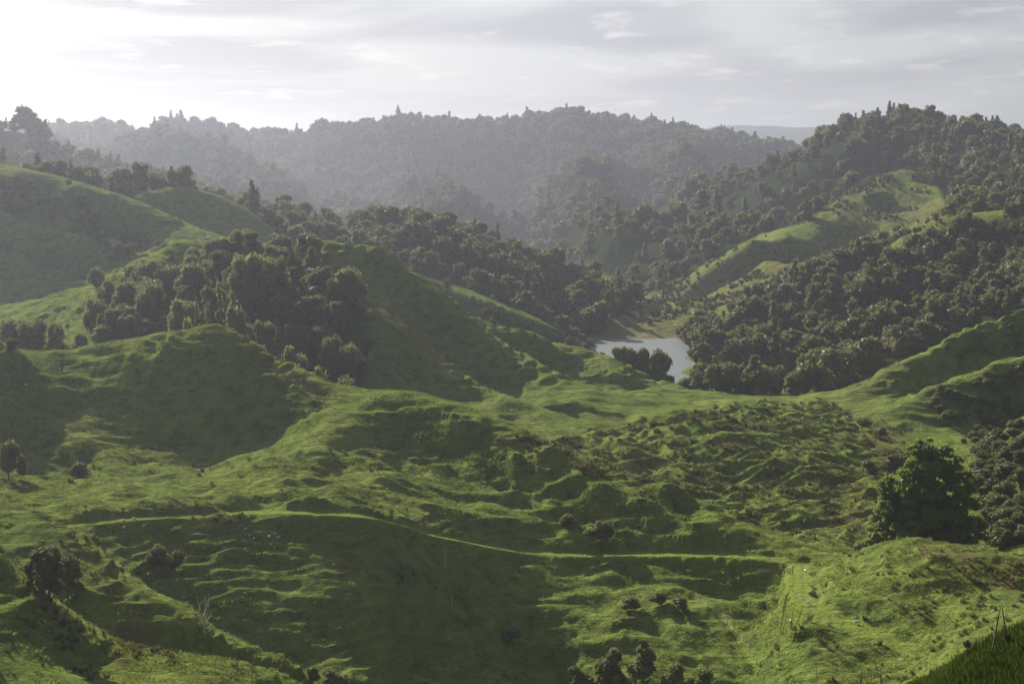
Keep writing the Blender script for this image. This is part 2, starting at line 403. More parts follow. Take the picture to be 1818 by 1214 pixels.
# slumped benches: strong hummocks where the ground is gentle; rills where it is steep
gentle = 1-sstep(0.28, 0.55, slope)
steep = sstep(0.33, 0.62, slope)
wx = X + 3.0*perlin(X/14, Yg/14, 31); wy = Yg + 3.0*perlin(X/14+9, Yg/14, 32)
hum = fbm(wx/1.5, wy, 17, 3, 40, 0.55)
hum = hum*0.9 + 0.35*(1-np.abs(perlin(wx/13, wy/7, 44))*2)
rill = -np.abs(perlin(wx/9.0, wy/34.0, 50))*2.0 - 0.8*np.abs(perlin(wx/4.0, wy/16.0, 51)) + 1.0
bench = area([(-50,800),(300,790),(560,800),(760,800),(940,815),(1100,880),(1250,935),(1260,985),(950,985),(640,905),(400,905),(-50,930)], 310, 412)
basin_m = area([(940,800),(1060,770),(1300,720),(1480,715),(1560,800),(1600,900),(1560,1000),(1440,1000),(1250,930),(1100,860)], 360, 600)
hmask = blur(bench, 5)*1.25 + blur(basin_m, 5)*0.9
Zd = Z.copy()
mod = 0.35 + 0.65*sstep(-0.3, 0.5, perlin(X/60, Yg/60, 77))
Zd += near*pf*(hum*(0.50*gentle+0.12)*(0.5+hmask)*mod*2.5 + rill*0.95*steep*mod)
knoblump = blur(area([(1400,1100),(1440,1005),(1600,955),(1830,1000),(1830,1130),(1640,1150),(1600,1214),(1350,1214)],225,335), 4)
Zd += knoblump*0.30*fbm(X, Yg, 5, 3, 61)
# basin: close-set mounds
mound = np.clip(0.6*fbm(wx/1.5, wy, 7.0, 3, 63)+0.9*(0.5-np.abs(perlin(wx/9, wy/5, 64))*1.6), -0.4, 2)
Zd += blur(basin_m, 4)*mound*1.75
# stock terracettes: narrow level treads following the contour
def terrace(Zin, lam, warp, m):
    q = Zin/lam + warp
    f = q-np.floor(q)
    s = np.where(f < 0.58, f*0.16/0.58, 0.16+0.84*sstep(0.58, 1.0, f))
    return Zin + m*lam*(s-f)
tm = near*pf*sstep(0.22, 0.42, slope)*sstep(-0.35, 0.25, perlin(X/26+4, Yg/26, 90)+0.25)
dl = np.clip(Yg/330.0, 0.8, 2.2)
lam = np.where(Yg < 420, 1.05, np.where(Yg < 560, 1.35, 1.7))
Zd = terrace(Zd, lam, 0.85*fbm(X, Yg, 16, 3, 91), 1.0*tm)
Zd = terrace(Zd, lam*1.9, 1.2*fbm(X, Yg, 21, 2, 95), 0.5*tm)
fine = fbm(X, Yg, 2.4, 2, 70, 0.6)
# contour-following ripples: the trodden, slumped skin of the slopes
ks = np.clip(Yg/330, 0.8, 2.2)
wq = 1.1*perlin(X/11, Yg/11, 120)
q1 = (Z/1.5+Yg/7.0)/ks+wq
q2 = (Z/2.6+Yg/12.0)/ks+0.8*wq
patch = 0.35+0.65*sstep(-0.25, 0.30, perlin(X/32+3, Yg/32, 121))
Zd += near*pf*patch*ks*(0.52*perlin(X/6.5/ks, q1, 122)+0.85*perlin(X/11/ks, q2, 123))
Zd += near*pf*0.13*fine*(Yg < 480) + near*pf*0.30*fbm(X/1.4, Yg, 6.5, 2, 72, 0.6)
# bush country: broad gullies under the trees
fb = blur(forest, 3)*sstep(640, 760, Yg)*(1-sstep(3250, 4000, Yg))
crest = sstep(2550, 2860, Yg)
gl = np.abs(perlin(X/210+0.8*perlin(X/300, Yg/400, 15), Yg/700, 12))
rel = 62.0*np.minimum(gl*1.7, 1.0)-44.0 + 6*fbm(X, Yg, 90, 3, 13)
nsp = 1-np.clip(blur(grass_sp, 60)*3, 0, 1)
Zd += fb*nsp*(rel*np.where(Yg > 1040, 1.0, 0.16)*(1-0.85*crest)*(1-0.8*sstep(250, 330, X*1500/np.maximum(Yg,1))) )
# the deep folds and spurs of the far bush face
def fold(pts, amp, w):
    global Zd
    line = smooth_line(pts, 8)
    r0, r1 = np.searchsorted(yr, [line[:,1].min()-300, line[:,1].max()+300])
    best = np.full((r1-r0, len(uc)), 1e9)
    for k in range(len(line)-1):
        ax, ay = line[k][0], line[k][1]/4.5; dx, dy = line[k+1][0]-ax, line[k+1][1]/4.5-ay
        t = np.clip(((X[r0:r1]-ax)*dx+(Yg[r0:r1]/4.5-ay)*dy)/(dx*dx+dy*dy+1e-9), 0, 1)
        best = np.minimum(best, np.hypot(X[r0:r1]-ax-t*dx, Yg[r0:r1]/4.5-ay-t*dy))
    Zd[r0:r1] += fb[r0:r1]*nsp[r0:r1]*1.25*amp*np.exp(-np.abs(best/(1.2*w))**1.4)
fold([(890,300,1400),(930,370,1330),(955,440,1220),(980,520,1090)], -36, 42)
fold([(760,290,1310),(800,355,1180),(830,425,1080),(870,480,1010)], 26, 34)
fold([(1030,290,1330),(1055,370,1200),(1075,450,1090)], 30, 34)
fold([(620,310,1400),(690,375,1290),(760,440,1140)], -26, 36)
fold([(1120,290,1400),(1150,380,1280),(1140,470,1120)], -26, 34)
fold([(1200,300,1380),(1215,380,1250),(1200,450,1120)], 22, 32)
fold([(380,275,1440),(440,310,1380),(520,345,1260)], -20, 36)
fold([(240,250,1470),(270,290,1400)], -16, 34)
gs = blur(grass_sp, 3)
Zd += gs*(2.2*(0.4-np.abs(perlin(X/26, Yg/70, 53))*1.5) + 1.2*fbm(X, Yg, 14, 3, 54))
# distant ranges
dm = sstep(6800, 8000, Yg)*(1-sstep(10000, 12000, Yg))
Zd += dm*(26*(0.4-np.abs(perlin(X/520, Yg/900, 21)))+12*fbm(X, Yg, 260, 3, 22))
Zd += (Yg < 120)*0.25*fbm(X, Yg, 6, 3, 80)*sstep(20, 45, Yg)
Zd += sstep(150, 210, Yg)*(1-near)*0*Z

# vehicle tracks cut into the slopes: (pixel, pixel, distance) along the centre line, half width
track = np.zeros_like(Z)
soil = np.zeros_like(Z)
def zone(line, pad):
    r0, r1 = np.searchsorted(yr, [line[:,1].min()-pad, line[:,1].max()+pad])
    return slice(max(r0-1,0), min(r1+1,len(yr)))
def cut_track(pts, half, soft, follow=True, out=None, depth=0.0):
    line = smooth_line(pts)
    sl = zone(line, half+soft+1)
    c0 = np.searchsorted(uc, (line[:,0]/(line[:,1]+Y0)).min()-0.03); c1 = np.searchsorted(uc, (line[:,0]/(line[:,1]+Y0)).max()+0.03)
    sx = (sl, slice(max(c0-1,0), c1+1))
    x, y = X[sx], Yg[sx]
    best = np.full(x.shape, 1e9); zl = np.zeros(x.shape)
    for k in range(len(line)-1):
        ax, ay, az = line[k]; bx, by, bz = line[k+1]
        dx, dy = bx-ax, by-ay; l2 = dx*dx+dy*dy+1e-9
        t = np.clip(((x-ax)*dx+(y-ay)*dy)/l2, 0, 1)
        d = np.hypot(x-ax-t*dx, y-ay-t*dy)
        m = d < best
        best = np.where(m, d, best); zl = np.where(m, az+t*(bz-az), zl)
    if half > 1.1: best = best+0.55*perlin(x/1.9, y/1.9, 131)+0.4*perlin(x/6, y/6, 132)
    m = 1-sstep(half, half+soft, best)
    if follow:
        Zd[sx] = Zd[sx]*(1-m)+(zl-depth)*m
    else:
        Zd[sx] -= depth*m
    if out is not None:
        out[sx] = np.maximum(out[sx], m)
    if half > 1.1:                      # two worn wheel ruts
        rut = np.exp(-((best-0.72)/0.30)**2)
        soil[sx] = np.maximum(soil[sx], 0.32*rut); Zd[sx] -= 0.10*rut
    return best
TRK_MAIN = [(400,913,340),(440,909,339),(480,908,338),(560,910,335),(640,915,334),(700,928,337),(750,945,341),(810,958,344),(870,970,347),(960,982,350),(1100,984,350),(1200,984,348),(1280,985,345),(1350,990,342),(1420,1000,339)]
TRK_KNOB = [(1420,1002,339),(1418,1030,319),(1430,1070,299),(1500,1105,289),(1560,1128,283),(1600,1148,279),(1625,1165,275)]
cut_track(TRK_MAIN, 1.5, 1.6, True, track)
cut_track(TRK_KNOB, 1.7, 1.4, True, track)
cut_track([(60,940,318),(130,932,321),(200,924,324),(300,917,334),(400,913,340)], 1.2, 1.4, True, track)
cut_track([(960,985,349),(1040,1020,344),(1090,1045,339)], 0.5, 0.7, False, track, 0.1)
# fence lines and worn edges: narrow bare strips
cut_track([(405,577,440),(430,603,436),(470,638,430),(500,662,426),(545,685,420),(590,706,414)], 0.7, 0.9, False, soil, 0.5)
cut_track([(655,540,560),(690,565,556),(720,587,552),(780,632,545)], 0.9, 1.2, False, soil, 0.6)
cut_track([(1230,1060,333),(1285,1098,325),(1330,1155,311),(1362,1214,298)], 0.4, 0.5, False, track, 0.2)
cut_track([(1230,932,372),(1320,945,374),(1400,962,372),(1460,970,371)], 0.8, 0.8, False, soil, 0.5)

# lake basin
lakepoly = None
Zd = np.where((Z < -84.8) & (Yg > 655) & (Yg < 900), np.minimum(Zd, Z), Zd)

# ------------------------------------------------------------------ ground cover masks
PX, PY = proj(X, Yg, Zd)
brown = np.zeros_like(Z)
def addbrown(poly, dmin, dmax, k):
    global brown
    brown = np.maximum(brown, k*blur(area(poly, dmin, dmax), 3))
addbrown([(1620,958),(1700,960),(1830,1000),(1830,1065),(1760,1040),(1690,1000),(1640,985)], 285, 330, 0.9)
addbrown([(1500,730),(1560,735),(1620,790),(1610,850),(1540,850),(1520,790)], 420, 560, 0.7)
addbrown([(1440,830),(1540,820),(1570,900),(1560,960),(1470,950)], 370, 450, 0.65)
addbrown([(1440,400),(1520,330),(1560,292),(1640,290),(1660,330),(1600,312),(1560,335),(1500,378),(1450,408)], 950, 1120, 1.0)
addbrown([(1060,590),(1180,520),(1345,430),(1430,440),(1440,500),(1290,590),(1190,630)], 880, 1010, 0.85)
addbrown([(1430,440),(1560,360),(1640,330),(1700,380),(1660,430),(1450,500)], 900, 1060, 0.75)
addbrown([(600,1000),(700,1003),(790,1015),(900,1020),(900,1032),(740,1030),(600,1020)], 300, 330, 0.6)
addbrown([(180,895),(300,905),(420,905),(430,915),(300,920),(180,915)], 320, 350, 0.5)
addbrown([(60,905),(150,925),(260,1030),(200,1080),(60,960)], 240, 320, 0.35)
addbrown([(210,1090),(260,1080),(320,1170),(200,1180)], 220, 262, 0.6)
addbrown([(1480,690),(1560,650),(1640,640),(1560,720),(1500,725)], 540, 620, 0.45)
addbrown([(1720,830),(1740,800),(1830,735),(1830,960),(1760,960)], 360, 446, 0.45)
addbrown([(840,735),(900,780),(960,760),(1010,830),(960,840),(880,800)], 380, 480, 0.35)
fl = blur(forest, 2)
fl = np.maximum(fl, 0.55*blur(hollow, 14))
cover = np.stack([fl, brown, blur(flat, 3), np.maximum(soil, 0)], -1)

# ------------------------------------------------------------------ ground material
def ground_material():
    m = bpy.data.materials.new('pasture'); m.use_nodes = True
    nt = m.node_tree; nt.nodes.clear()
    out = N(nt, 'ShaderNodeOutputMaterial')
    at = N(nt, 'ShaderNodeAttribute', attribute_name='cover')
    sp = N(nt, 'ShaderNodeSeparateColor', ins={0: at.outputs['Color']})
    tk = N(nt, 'ShaderNodeAttribute', attribute_name='track')
    geo = N(nt, 'ShaderNodeNewGeometry')
    pos = geo.outputs['Position']
    nA = N(nt, 'ShaderNodeTexNoise', ins={'Vector': pos, 'Scale': 0.035, 'Detail': 5.0, 'Roughness': 0.6}).outputs[0]
    nB = N(nt, 'ShaderNodeTexNoise', ins={'Vector': pos, 'Scale': 0.35, 'Detail': 5.0, 'Roughness': 0.65}).outputs[0]
    nC = N(nt, 'ShaderNodeTexNoise', ins={'Vector': pos, 'Scale': 1.9, 'Detail': 5.0, 'Roughness': 0.7}).outputs[0]
    g = MIX(nt, RAMP(nt, nA, [(0.35, 0.0), (0.65, 1.0)]), (0.105, 0.165, 0.032), (0.192, 0.236, 0.052))
    g = MIX(nt, RAMP(nt, nB, [(0.42, 0.0), (0.68, 1.0)]), g, (0.066, 0.100, 0.022))
    g = MIX(nt, MATH(nt, 'MULTIPLY', RAMP(nt, nC, [(0.48, 0.0), (0.70, 1.0)]), 0.7), g, (0.24, 0.225, 0.085))
    g = MIX(nt, MATH(nt, 'MULTIPLY', tk.outputs['Fac'], 0.75), g, (0.185, 0.24, 0.045))
    br = MIX(nt, nC, (0.080, 0.060, 0.028), (0.155, 0.118, 0.058))
    bf = MATH(nt, 'MULTIPLY', sp.outputs[1], RAMP(nt, nB, [(0.38, 0.15), (0.62, 1.0)]))
    g = MIX(nt, bf, g, br)
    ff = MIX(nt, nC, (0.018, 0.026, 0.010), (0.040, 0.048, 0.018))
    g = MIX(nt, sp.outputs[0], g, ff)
    g = MIX(nt, sp.outputs[2], g, MIX(nt, nB, (0.13, 0.125, 0.055), (0.23, 0.205, 0.105)))
    so = MATH(nt, 'MULTIPLY', at.outputs['Alpha'], RAMP(nt, nB, [(0.35, 0.2), (0.6, 1.0)]))
    g = MIX(nt, so, g, MIX(nt, nC, (0.13, 0.10, 0.05), (0.24, 0.19, 0.11)))
    mpd = N(nt, 'ShaderNodeMapping', ins={'Vector': pos, 'Scale': (0.22, 0.7, 1.7)})
    nD = N(nt, 'ShaderNodeTexNoise', ins={'Vector': mpd.outputs[0], 'Scale': 0.9, 'Detail': 4.0, 'Roughness': 0.6}).outputs[0]
    nB2 = MATH(nt, 'MULTIPLY_ADD', nD, 1.3, nB)
    bmp = N(nt, 'ShaderNodeBump', ins={'Strength': 1.0, 'Distance': 0.9, 'Height': MATH(nt, 'ADD', MATH(nt, 'MULTIPLY', nC, 0.6), nB2)})
    b = N(nt, 'ShaderNodeBsdfDiffuse', ins={'Color': g, 'Roughness': 0.3, 'Normal': bmp.outputs[0]})
    nt.links.new(b.outputs[0], out.inputs['Surface'])
    return m
MAT_GROUND = ground_material()

# ------------------------------------------------------------------ split the sheet into landforms
regs = sorted(set(CR))
rid = np.array([regs.index(r) for r in CR])
near_idx = np.empty(Zc.shape, np.int32)
for i in range(0, len(gv), 8):
    du = gu[None,:,None]-cu_; dv = (gv[i:i+8][:,None,None]-cv_)
    near_idx[i:i+8] = np.argmin(du*du+dv*dv*1.0, -1)
regc = rid[near_idx]
ri = np.clip(np.round(np.interp(vr, gv, np.arange(len(gv)))).astype(int), 0, len(gv)-1)
ci = np.clip(np.round(np.interp(uc, gu, np.arange(len(gu)))).astype(int), 0, len(gu)-1)
REG = regc[ri][:,ci]
LAND = {  # region -> (name, label)
 'near_bank': ('grassy_bank', 'dark shaded grassy bank close to the camera at the lower right'),
 'left_slope': ('hillside', 'steep tussocky green slope at the lower left corner'),
 'knoll': ('knoll', 'bright grassy knoll at the bottom left with small dark shrubs'),
 'spur': ('spur', 'low grassy spurs running down to the bottom of the view'),
 'big_slope': ('terraced_hillside', 'broad shaded hillside of stock terraces below the grass track'),
 'knob': ('knoll', 'rounded sunny grass knoll at the lower right with rush tufts'),
 'conical_hill': ('conical_hill', 'steep green conical hill with dark front face and long ridge'),
 'tree_hill': ('wooded_hill', 'green hill with a stand of trees on its shaded side'),
 'low_ridge': ('low_ridge', 'low grass ridge in front of the lake'),
 'scrub_ridge': ('scrub_ridge', 'low grey scrubby ridge running down to the lake'),
 'valley': ('valley_floor', None), 'basin': ('valley_floor', 'hummocky green basin floor in the middle right'),
 'lake_bed': ('valley_floor', None), 'flat': ('valley_floor', None),
 'right_ridge': ('grass_ridge', 'pair of grass ridges rising to the right edge'),
 'scrub_slope': ('scrubby_hillside', 'brown scrubby slope at the right edge behind the big tree'),
 'grass_spur': ('grass_spur', 'long grassy brown spur climbing right from the lake'),
 'bush_hill': ('bush_hill', 'dark bush covered hill on the right beyond the lake'),
 'far_face': ('forested_ridge', None), 'far_ridge': ('forested_ridge', 'hazy forest covered ridge across the skyline'),
 'forest_spur': ('forested_spur', 'nearer bush covered spur running down left of the lake'),
 'left_hill': ('left_hill', 'dark folded grass hill at the left edge'),
 'left_knob': ('grass_hill', 'small grass topped hill at upper left before the forest'),
 'behind': ('far_country', 'low country hidden beyond the forest ridge'),
 'distant_mountains': ('distant_mountains', 'pale blue mountains in the gap at upper right'),
}
LAND['left_hill'] = ('folded_hill', LAND['left_hill'][1])
nr, ncl = Z.shape
VZ = Zd + CAMZ
V = np.stack([X, Yg, VZ], -1).reshape(-1, 3)
# vertex normals from the height field so that the seams between landforms do not show
dzr = np.gradient(VZ, axis=0); dyr = np.gradient(Yg, axis=0); dxr = np.gradient(X, axis=0)
dzc = np.gradient(VZ, axis=1); dxc = np.gradient(X, axis=1)
nz_ = np.stack([-dzc/dxc, -(dzr - dzc/dxc*dxr)/dyr, np.ones_like(VZ)], -1)
nz_ /= np.linalg.norm(nz_, axis=-1, keepdims=True)
VN = nz_.reshape(-1, 3)
idx = np.arange(nr*ncl).reshape(nr, ncl)
F = np.stack([idx[:-1,:-1], idx[:-1,1:], idx[1:,1:], idx[1:,:-1]], -1).reshape(-1, 4)
fr = REG[:-1,:-1].reshape(-1)
cov = cover.reshape(-1, 4).astype(np.float32)
trk = track.reshape(-1).astype(np.float32)
def make_mesh(name, verts, faces):
    me = bpy.data.meshes.new(name)
    nf, k = faces.shape
    me.vertices.add(len(verts)); me.vertices.foreach_set('co', np.ascontiguousarray(verts, np.float32).ravel())
    me.loops.add(nf*k); me.loops.foreach_set('vertex_index', np.ascontiguousarray(faces, np.int32).ravel())
    me.polygons.add(nf); me.polygons.foreach_set('loop_start', np.arange(0, nf*k, k, dtype=np.int32))
    me.update(calc_edges=True)
    return me
def group_of(name): return [i for i, r in enumerate(regs) if LAND[r] == name]
done = {}
for r in regs:
    nm = LAND[r][0]
    key = (nm, LAND[r][1]) if nm in ('knoll', 'spur', 'hillside') else (nm, None)
    done.setdefault(key, []).append(r)
for (nm, _), rs in done.items():
    sel = np.isin(fr, [regs.index(r) for r in rs])
    f = F[sel]
    used, inv = np.unique(f, return_inverse=True)
    me = make_mesh(nm, V[used], inv.reshape(-1, 4))
    a = me.attributes.new('cover', 'FLOAT_COLOR', 'POINT'); a.data.foreach_set('color', cov[used].ravel())
    a = me.attributes.new('track', 'FLOAT', 'POINT'); a.data.foreach_set('value', trk[used])
    me.materials.append(MAT_GROUND)
    me.normals_split_custom_set_from_vertices(VN[used])
    o = bpy.data.objects.new(nm, me); COL.objects.link(o)
    o['kind'] = 'structure'
    lab = [LAND[r][1] for r in rs if LAND[r][1]]
    if lab: o['label'] = lab[0]

def ground(x, y):               # world height of the finished ground
    u = x/(y+Y0); v = np.log(y+Y0)
    j = np.clip(np.searchsorted(uc, u)-1, 0, ncl-2); i = np.clip(np.searchsorted(vr, v)-1, 0, nr-2)
    t = np.clip((u-uc[j])/(uc[j+1]-uc[j]), 0, 1); s = np.clip((v-vr[i])/(vr[i+1]-vr[i]), 0, 1)
    return (VZ[i,j]*(1-s)*(1-t)+VZ[i,j+1]*(1-s)*t+VZ[i+1,j]*s*(1-t)+VZ[i+1,j+1]*s*t)
def hit(px, py, dmin=215.0, dmax=1600.0):    # where the line of sight through a pixel meets the ground
    ds = np.exp(np.linspace(math.log(dmin), math.log(dmax), 2400))
    x, y, z = ray(px, py)
    gz = ground(x/y*ds, ds)
    k = np.nonzero(z/y*ds+CAMZ < gz)[0]
    if len(k) == 0: return None
    d = ds[k[0]]
    return (x/y*d, d, float(ground(np.array(x/y*d), np.array(d))))

# ------------------------------------------------------------------ lake
def water_material():
    m = bpy.data.materials.new('lake_water'); m.use_nodes = True
    nt = m.node_tree; nt.nodes.clear()
    out = N(nt, 'ShaderNodeOutputMaterial')
    geo = N(nt, 'ShaderNodeNewGeometry')
    mp = N(nt, 'ShaderNodeMapping', ins={'Vector': geo.outputs['Position'], 'Scale': (0.25, 0.6, 1.0)})
    n = N(nt, 'ShaderNodeTexNoise', ins={'Vector': mp.outputs[0], 'Scale': 1.2, 'Detail': 5.0, 'Roughness': 0.6})
    bm = N(nt, 'ShaderNodeBump', ins={'Strength': 0.02, 'Distance': 0.3, 'Height': n.outputs[0]})
    b = N(nt, 'ShaderNodeBsdfPrincipled', ins={'Base Color': (0.03, 0.045, 0.05, 1), 'Roughness': 0.54, 'IOR': 1.4, 'Normal': bm.outputs[0]})
    nt.links.new(b.outputs[0], out.inputs['Surface'])
    return m
lv = []
for k in range(72):
    a = 2*math.pi*k/72
    lv.append((45+math.cos(a)*44, 790+math.sin(a)*140, 0.0))
lm = bpy.data.meshes.new('lake')
lm.from_pydata(lv, [], [list(range(72))]); lm.materials.append(water_material())
lake = bpy.data.objects.new('lake', lm); COL.objects.link(lake)
lake['kind'] = 'structure'; lake['label'] = 'small silver lake lying in the valley between the bush hills'

# ------------------------------------------------------------------ haze
def haze():
    m = bpy.data.materials.new('haze'); m.use_nodes = True
    nt = m.node_tree; nt.nodes.clear()
    out = N(nt, 'ShaderNodeOutputMaterial')
    v = N(nt, 'ShaderNodeVolumePrincipled', ins={'Color': (0.325, 0.35, 0.43, 1), 'Density': HAZE, 'Anisotropy': 0.7})
    nt.links.new(v.outputs[0], out.inputs['Volume'])
    zmin = float(VZ.min())-1.5; zmax = max(float(VZ.max())+8, CAMZ+50)
    w = 13500.0
    vs = [(sx*w, sy, sz) for sz in (zmin, zmax) for sx, sy in ((-1,-30),(1,-30),(1,13600),(-1,13600))]
    me = bpy.data.meshes.new('haze')
    me.from_pydata(vs, [], [(3,2,1,0),(4,5,6,7),(0,1,5,4),(1,2,6,5),(2,3,7,6),(3,0,4,7)])
    me.materials.append(m)
    o = bpy.data.objects.new('haze', me); COL.objects.link(o)
    o['kind'] = 'stuff'; o['label'] = 'pale sunlit haze filling the valley'
HAZE = 0.00014
haze()

print('terrain tris', 2*len(F), Z.shape)

# ------------------------------------------------------------------ vegetation: materials
def leaf_material(name, c0, c1, c2, trans=0.35):
    m = bpy.data.materials.new(name); m.use_nodes = True
    nt = m.node_tree; nt.nodes.clear()
    out = N(nt, 'ShaderNodeOutputMaterial')
    geo = N(nt, 'ShaderNodeNewGeometry'); oi = N(nt, 'ShaderNodeObjectInfo')
    c = MIX(nt, geo.outputs['Random Per Island'], c0, c1)
    c = MIX(nt, MATH(nt, 'MULTIPLY', oi.outputs['Random'], 0.85), c, c2)
    d = N(nt, 'ShaderNodeBsdfDiffuse', ins={'Color': c})
    t = N(nt, 'ShaderNodeBsdfTranslucent', ins={'Color': MIX(nt, 1.0, c, (1.25, 1.3, 0.7), 'MULTIPLY')})
    gl = N(nt, 'ShaderNodeBsdfGlossy', ins={'Color': (0.5, 0.5, 0.5, 1), 'Roughness': 0.55})
    mx = N(nt, 'ShaderNodeMixShader', ins={0: trans, 1: d.outputs[0], 2: t.outputs[0]})
    m2 = N(nt, 'ShaderNodeMixShader', ins={0: 0.035, 1: mx.outputs[0], 2: gl.outputs[0]})
    nt.links.new(m2.outputs[0], out.inputs['Surface'])
    return m
def simple_material(name, c0, c1, scale=3.0, rough=0.8):
    m = bpy.data.materials.new(name); m.use_nodes = True
    nt = m.node_tree; nt.nodes.clear()
    out = N(nt, 'ShaderNodeOutputMaterial')
    t = N(nt, 'ShaderNodeTexCoord')
    n = N(nt, 'ShaderNodeTexNoise', ins={'Vector': t.outputs['Object'], 'Scale': scale, 'Detail': 5.0, 'Roughness': 0.65})
    c = MIX(nt, RAMP(nt, n.outputs[0], [(0.35, 0.0), (0.65, 1.0)]), c0, c1)
    bm = N(nt, 'ShaderNodeBump', ins={'Strength': 0.4, 'Distance': 0.05, 'Height': n.outputs[0]})
    b = N(nt, 'ShaderNodeBsdfPrincipled', ins={'Base Color': c, 'Roughness': rough, 'Normal': bm.outputs[0]})
    b.inputs['Specular IOR Level'].default_value = 0.2
    nt.links.new(b.outputs[0], out.inputs['Surface'])
    return m
M_BUSH = leaf_material('bush_leaf', (0.060, 0.074, 0.030), (0.135, 0.145, 0.062), (0.105, 0.095, 0.055))
M_TOTARA = leaf_material('dense_leaf', (0.080, 0.092, 0.046), (0.155, 0.168, 0.086), (0.12, 0.125, 0.075), 0.40)
M_PALE = leaf_material('pale_leaf', (0.10, 0.11, 0.065), (0.16, 0.165, 0.10), (0.13, 0.13, 0.09))
M_EUC = leaf_material('olive_leaf', (0.075, 0.105, 0.026), (0.17, 0.21, 0.06), (0.12, 0.155, 0.04), 0.48)
M_SCRUB = leaf_material('scrub_leaf', (0.062, 0.072, 0.032), (0.120, 0.128, 0.060), (0.092, 0.088, 0.046))
M_RUSH = leaf_material('rush_leaf', (0.035, 0.045, 0.016), (0.075, 0.080, 0.028), (0.085, 0.060, 0.030), 0.3)
M_FERN = leaf_material('fern_leaf', (0.06, 0.085, 0.025), (0.12, 0.15, 0.05), (0.09, 0.11, 0.04), 0.45)
M_BARK = simple_material('bark', (0.05, 0.042, 0.034), (0.12, 0.105, 0.09), 2.0)
M_DEAD = simple_material('dead_wood', (0.26, 0.23, 0.20), (0.42, 0.39, 0.35), 4.0)
M_POST = simple_material('weathered_post', (0.07, 0.06, 0.05), (0.15, 0.13, 0.11), 6.0)
M_WIRE = simple_material('wire', (0.12, 0.12, 0.12), (0.2, 0.2, 0.2), 6.0, 0.5)
M_WOOL = simple_material('wool', (0.55, 0.52, 0.46), (0.72, 0.69, 0.62), 8.0, 0.9)
M_ROCK = simple_material('pale_rock', (0.36, 0.33, 0.28), (0.55, 0.51, 0.45), 3.0, 0.9)
M_FACE = simple_material('sheep_skin', (0.30, 0.27, 0.24), (0.45, 0.42, 0.38), 8.0, 0.9)

# ------------------------------------------------------------------ vegetation: shapes
def leaf_quads(rng, centres, normals, size, droop=0.0, aspect=1.5):
    """small bent leaf sprays: one quad each at the given places"""
    n = len(centres)
    r = rng.normal(size=(n,3))
    nn = normals + 0.75*r; nn /= np.linalg.norm(nn, axis=1, keepdims=True)
    t = rng.normal(size=(n,3)); t[:,2] -= droop
    t -= (t*nn).sum(1, keepdims=True)*nn; t /= np.linalg.norm(t, axis=1, keepdims=True)+1e-9
    b = np.cross(nn, t)
    s = size*rng.uniform(0.6, 1.35, (n,1))
    a = t*s*aspect*0.5; c = b*s*0.5
    v = np.stack([centres-a, centres-a*0.1+c, centres+a, centres-a*0.1-c], 1).reshape(-1,3)
    f = np.arange(4*n).reshape(-1,4)
    return v, f
def lobe_points(rng, lobes, n, shell=0.78):
    w = np.array([l[3]*l[4]+l[3]*l[5]+l[4]*l[5] for l in lobes]); w = w/w.sum()
    k = rng.choice(len(lobes), n, p=w)
    Lb = np.array(lobes)[k]
    d = rng.normal(size=(n,3)); d /= np.linalg.norm(d, axis=1, keepdims=True)
    d[:,2] = np.where(d[:,2] < -0.35, -d[:,2]*0.6, d[:,2])
    rr = rng.uniform(shell, 1.06, (n,1))
    c = Lb[:,:3]+d*Lb[:,3:6]*rr
    nrm = d/Lb[:,3:6]; nrm /= np.linalg.norm(nrm, axis=1, keepdims=True)
    return c, nrm
def core_mesh(rng, lobes, shrink=0.80, seg=7, ring=5):
    vs, fs = [], []; off = 0
    for l in lobes:
        th = np.linspace(0, 2*math.pi, seg, endpoint=False)
        ph = np.linspace(-0.5*math.pi, 0.5*math.pi, ring)
        v = []
        for p in ph[1:-1]:
            for a in th:
                j = shrink*rng.uniform(0.85, 1.08)
                v.append((l[0]+l[3]*j*math.cos(p)*math.cos(a), l[1]+l[4]*j*math.cos(p)*math.sin(a), l[2]+l[5]*j*math.sin(p)))
        v.append((l[0], l[1], l[2]-l[5]*shrink)); v.append((l[0], l[1], l[2]+l[5]*shrink))
        m = ring-2
        for r in range(m-1):
            for k in range(seg):
                q = (k+1) % seg
                fs.append((off+r*seg+k, off+r*seg+q, off+(r+1)*seg+q, off+(r+1)*seg+k))
        for k in range(seg):
            q = (k+1) % seg
            fs.append((off+m*seg, off+q, off+k, off+k)); fs.append((off+m*seg+1, off+(m-1)*seg+k, off+(m-1)*seg+q, off+(m-1)*seg+q))
        off += len(v); vs += v
    return np.array(vs), fs
def tube(pts, rad, seg=6):
    """tapered tube along points -> verts, faces"""
    pts = np.array(pts, float); vs, fs = [], []
    for i, p in enumerate(pts):
        d = pts[min(i+1,len(pts)-1)]-pts[max(i-1,0)]; d /= np.linalg.norm(d)+1e-9
        u = np.cross(d, (0.3,1,0.1)); u /= np.linalg.norm(u)+1e-9; w = np.cross(d, u)
        for k in range(seg):
            a = 2*math.pi*k/seg
            vs.append(p+rad[i]*(math.cos(a)*u+math.sin(a)*w))
    for i in range(len(pts)-1):
        for k in range(seg):
            q = (k+1) % seg
            fs.append((i*seg+k, i*seg+q, (i+1)*seg+q, (i+1)*seg+k))
    e = (len(pts)-1)*seg
    for k in range(1, seg-1):
        fs.append((e, e+k, e+k+1)); fs.append((0, k+1, k))
    return np.array(vs), fs
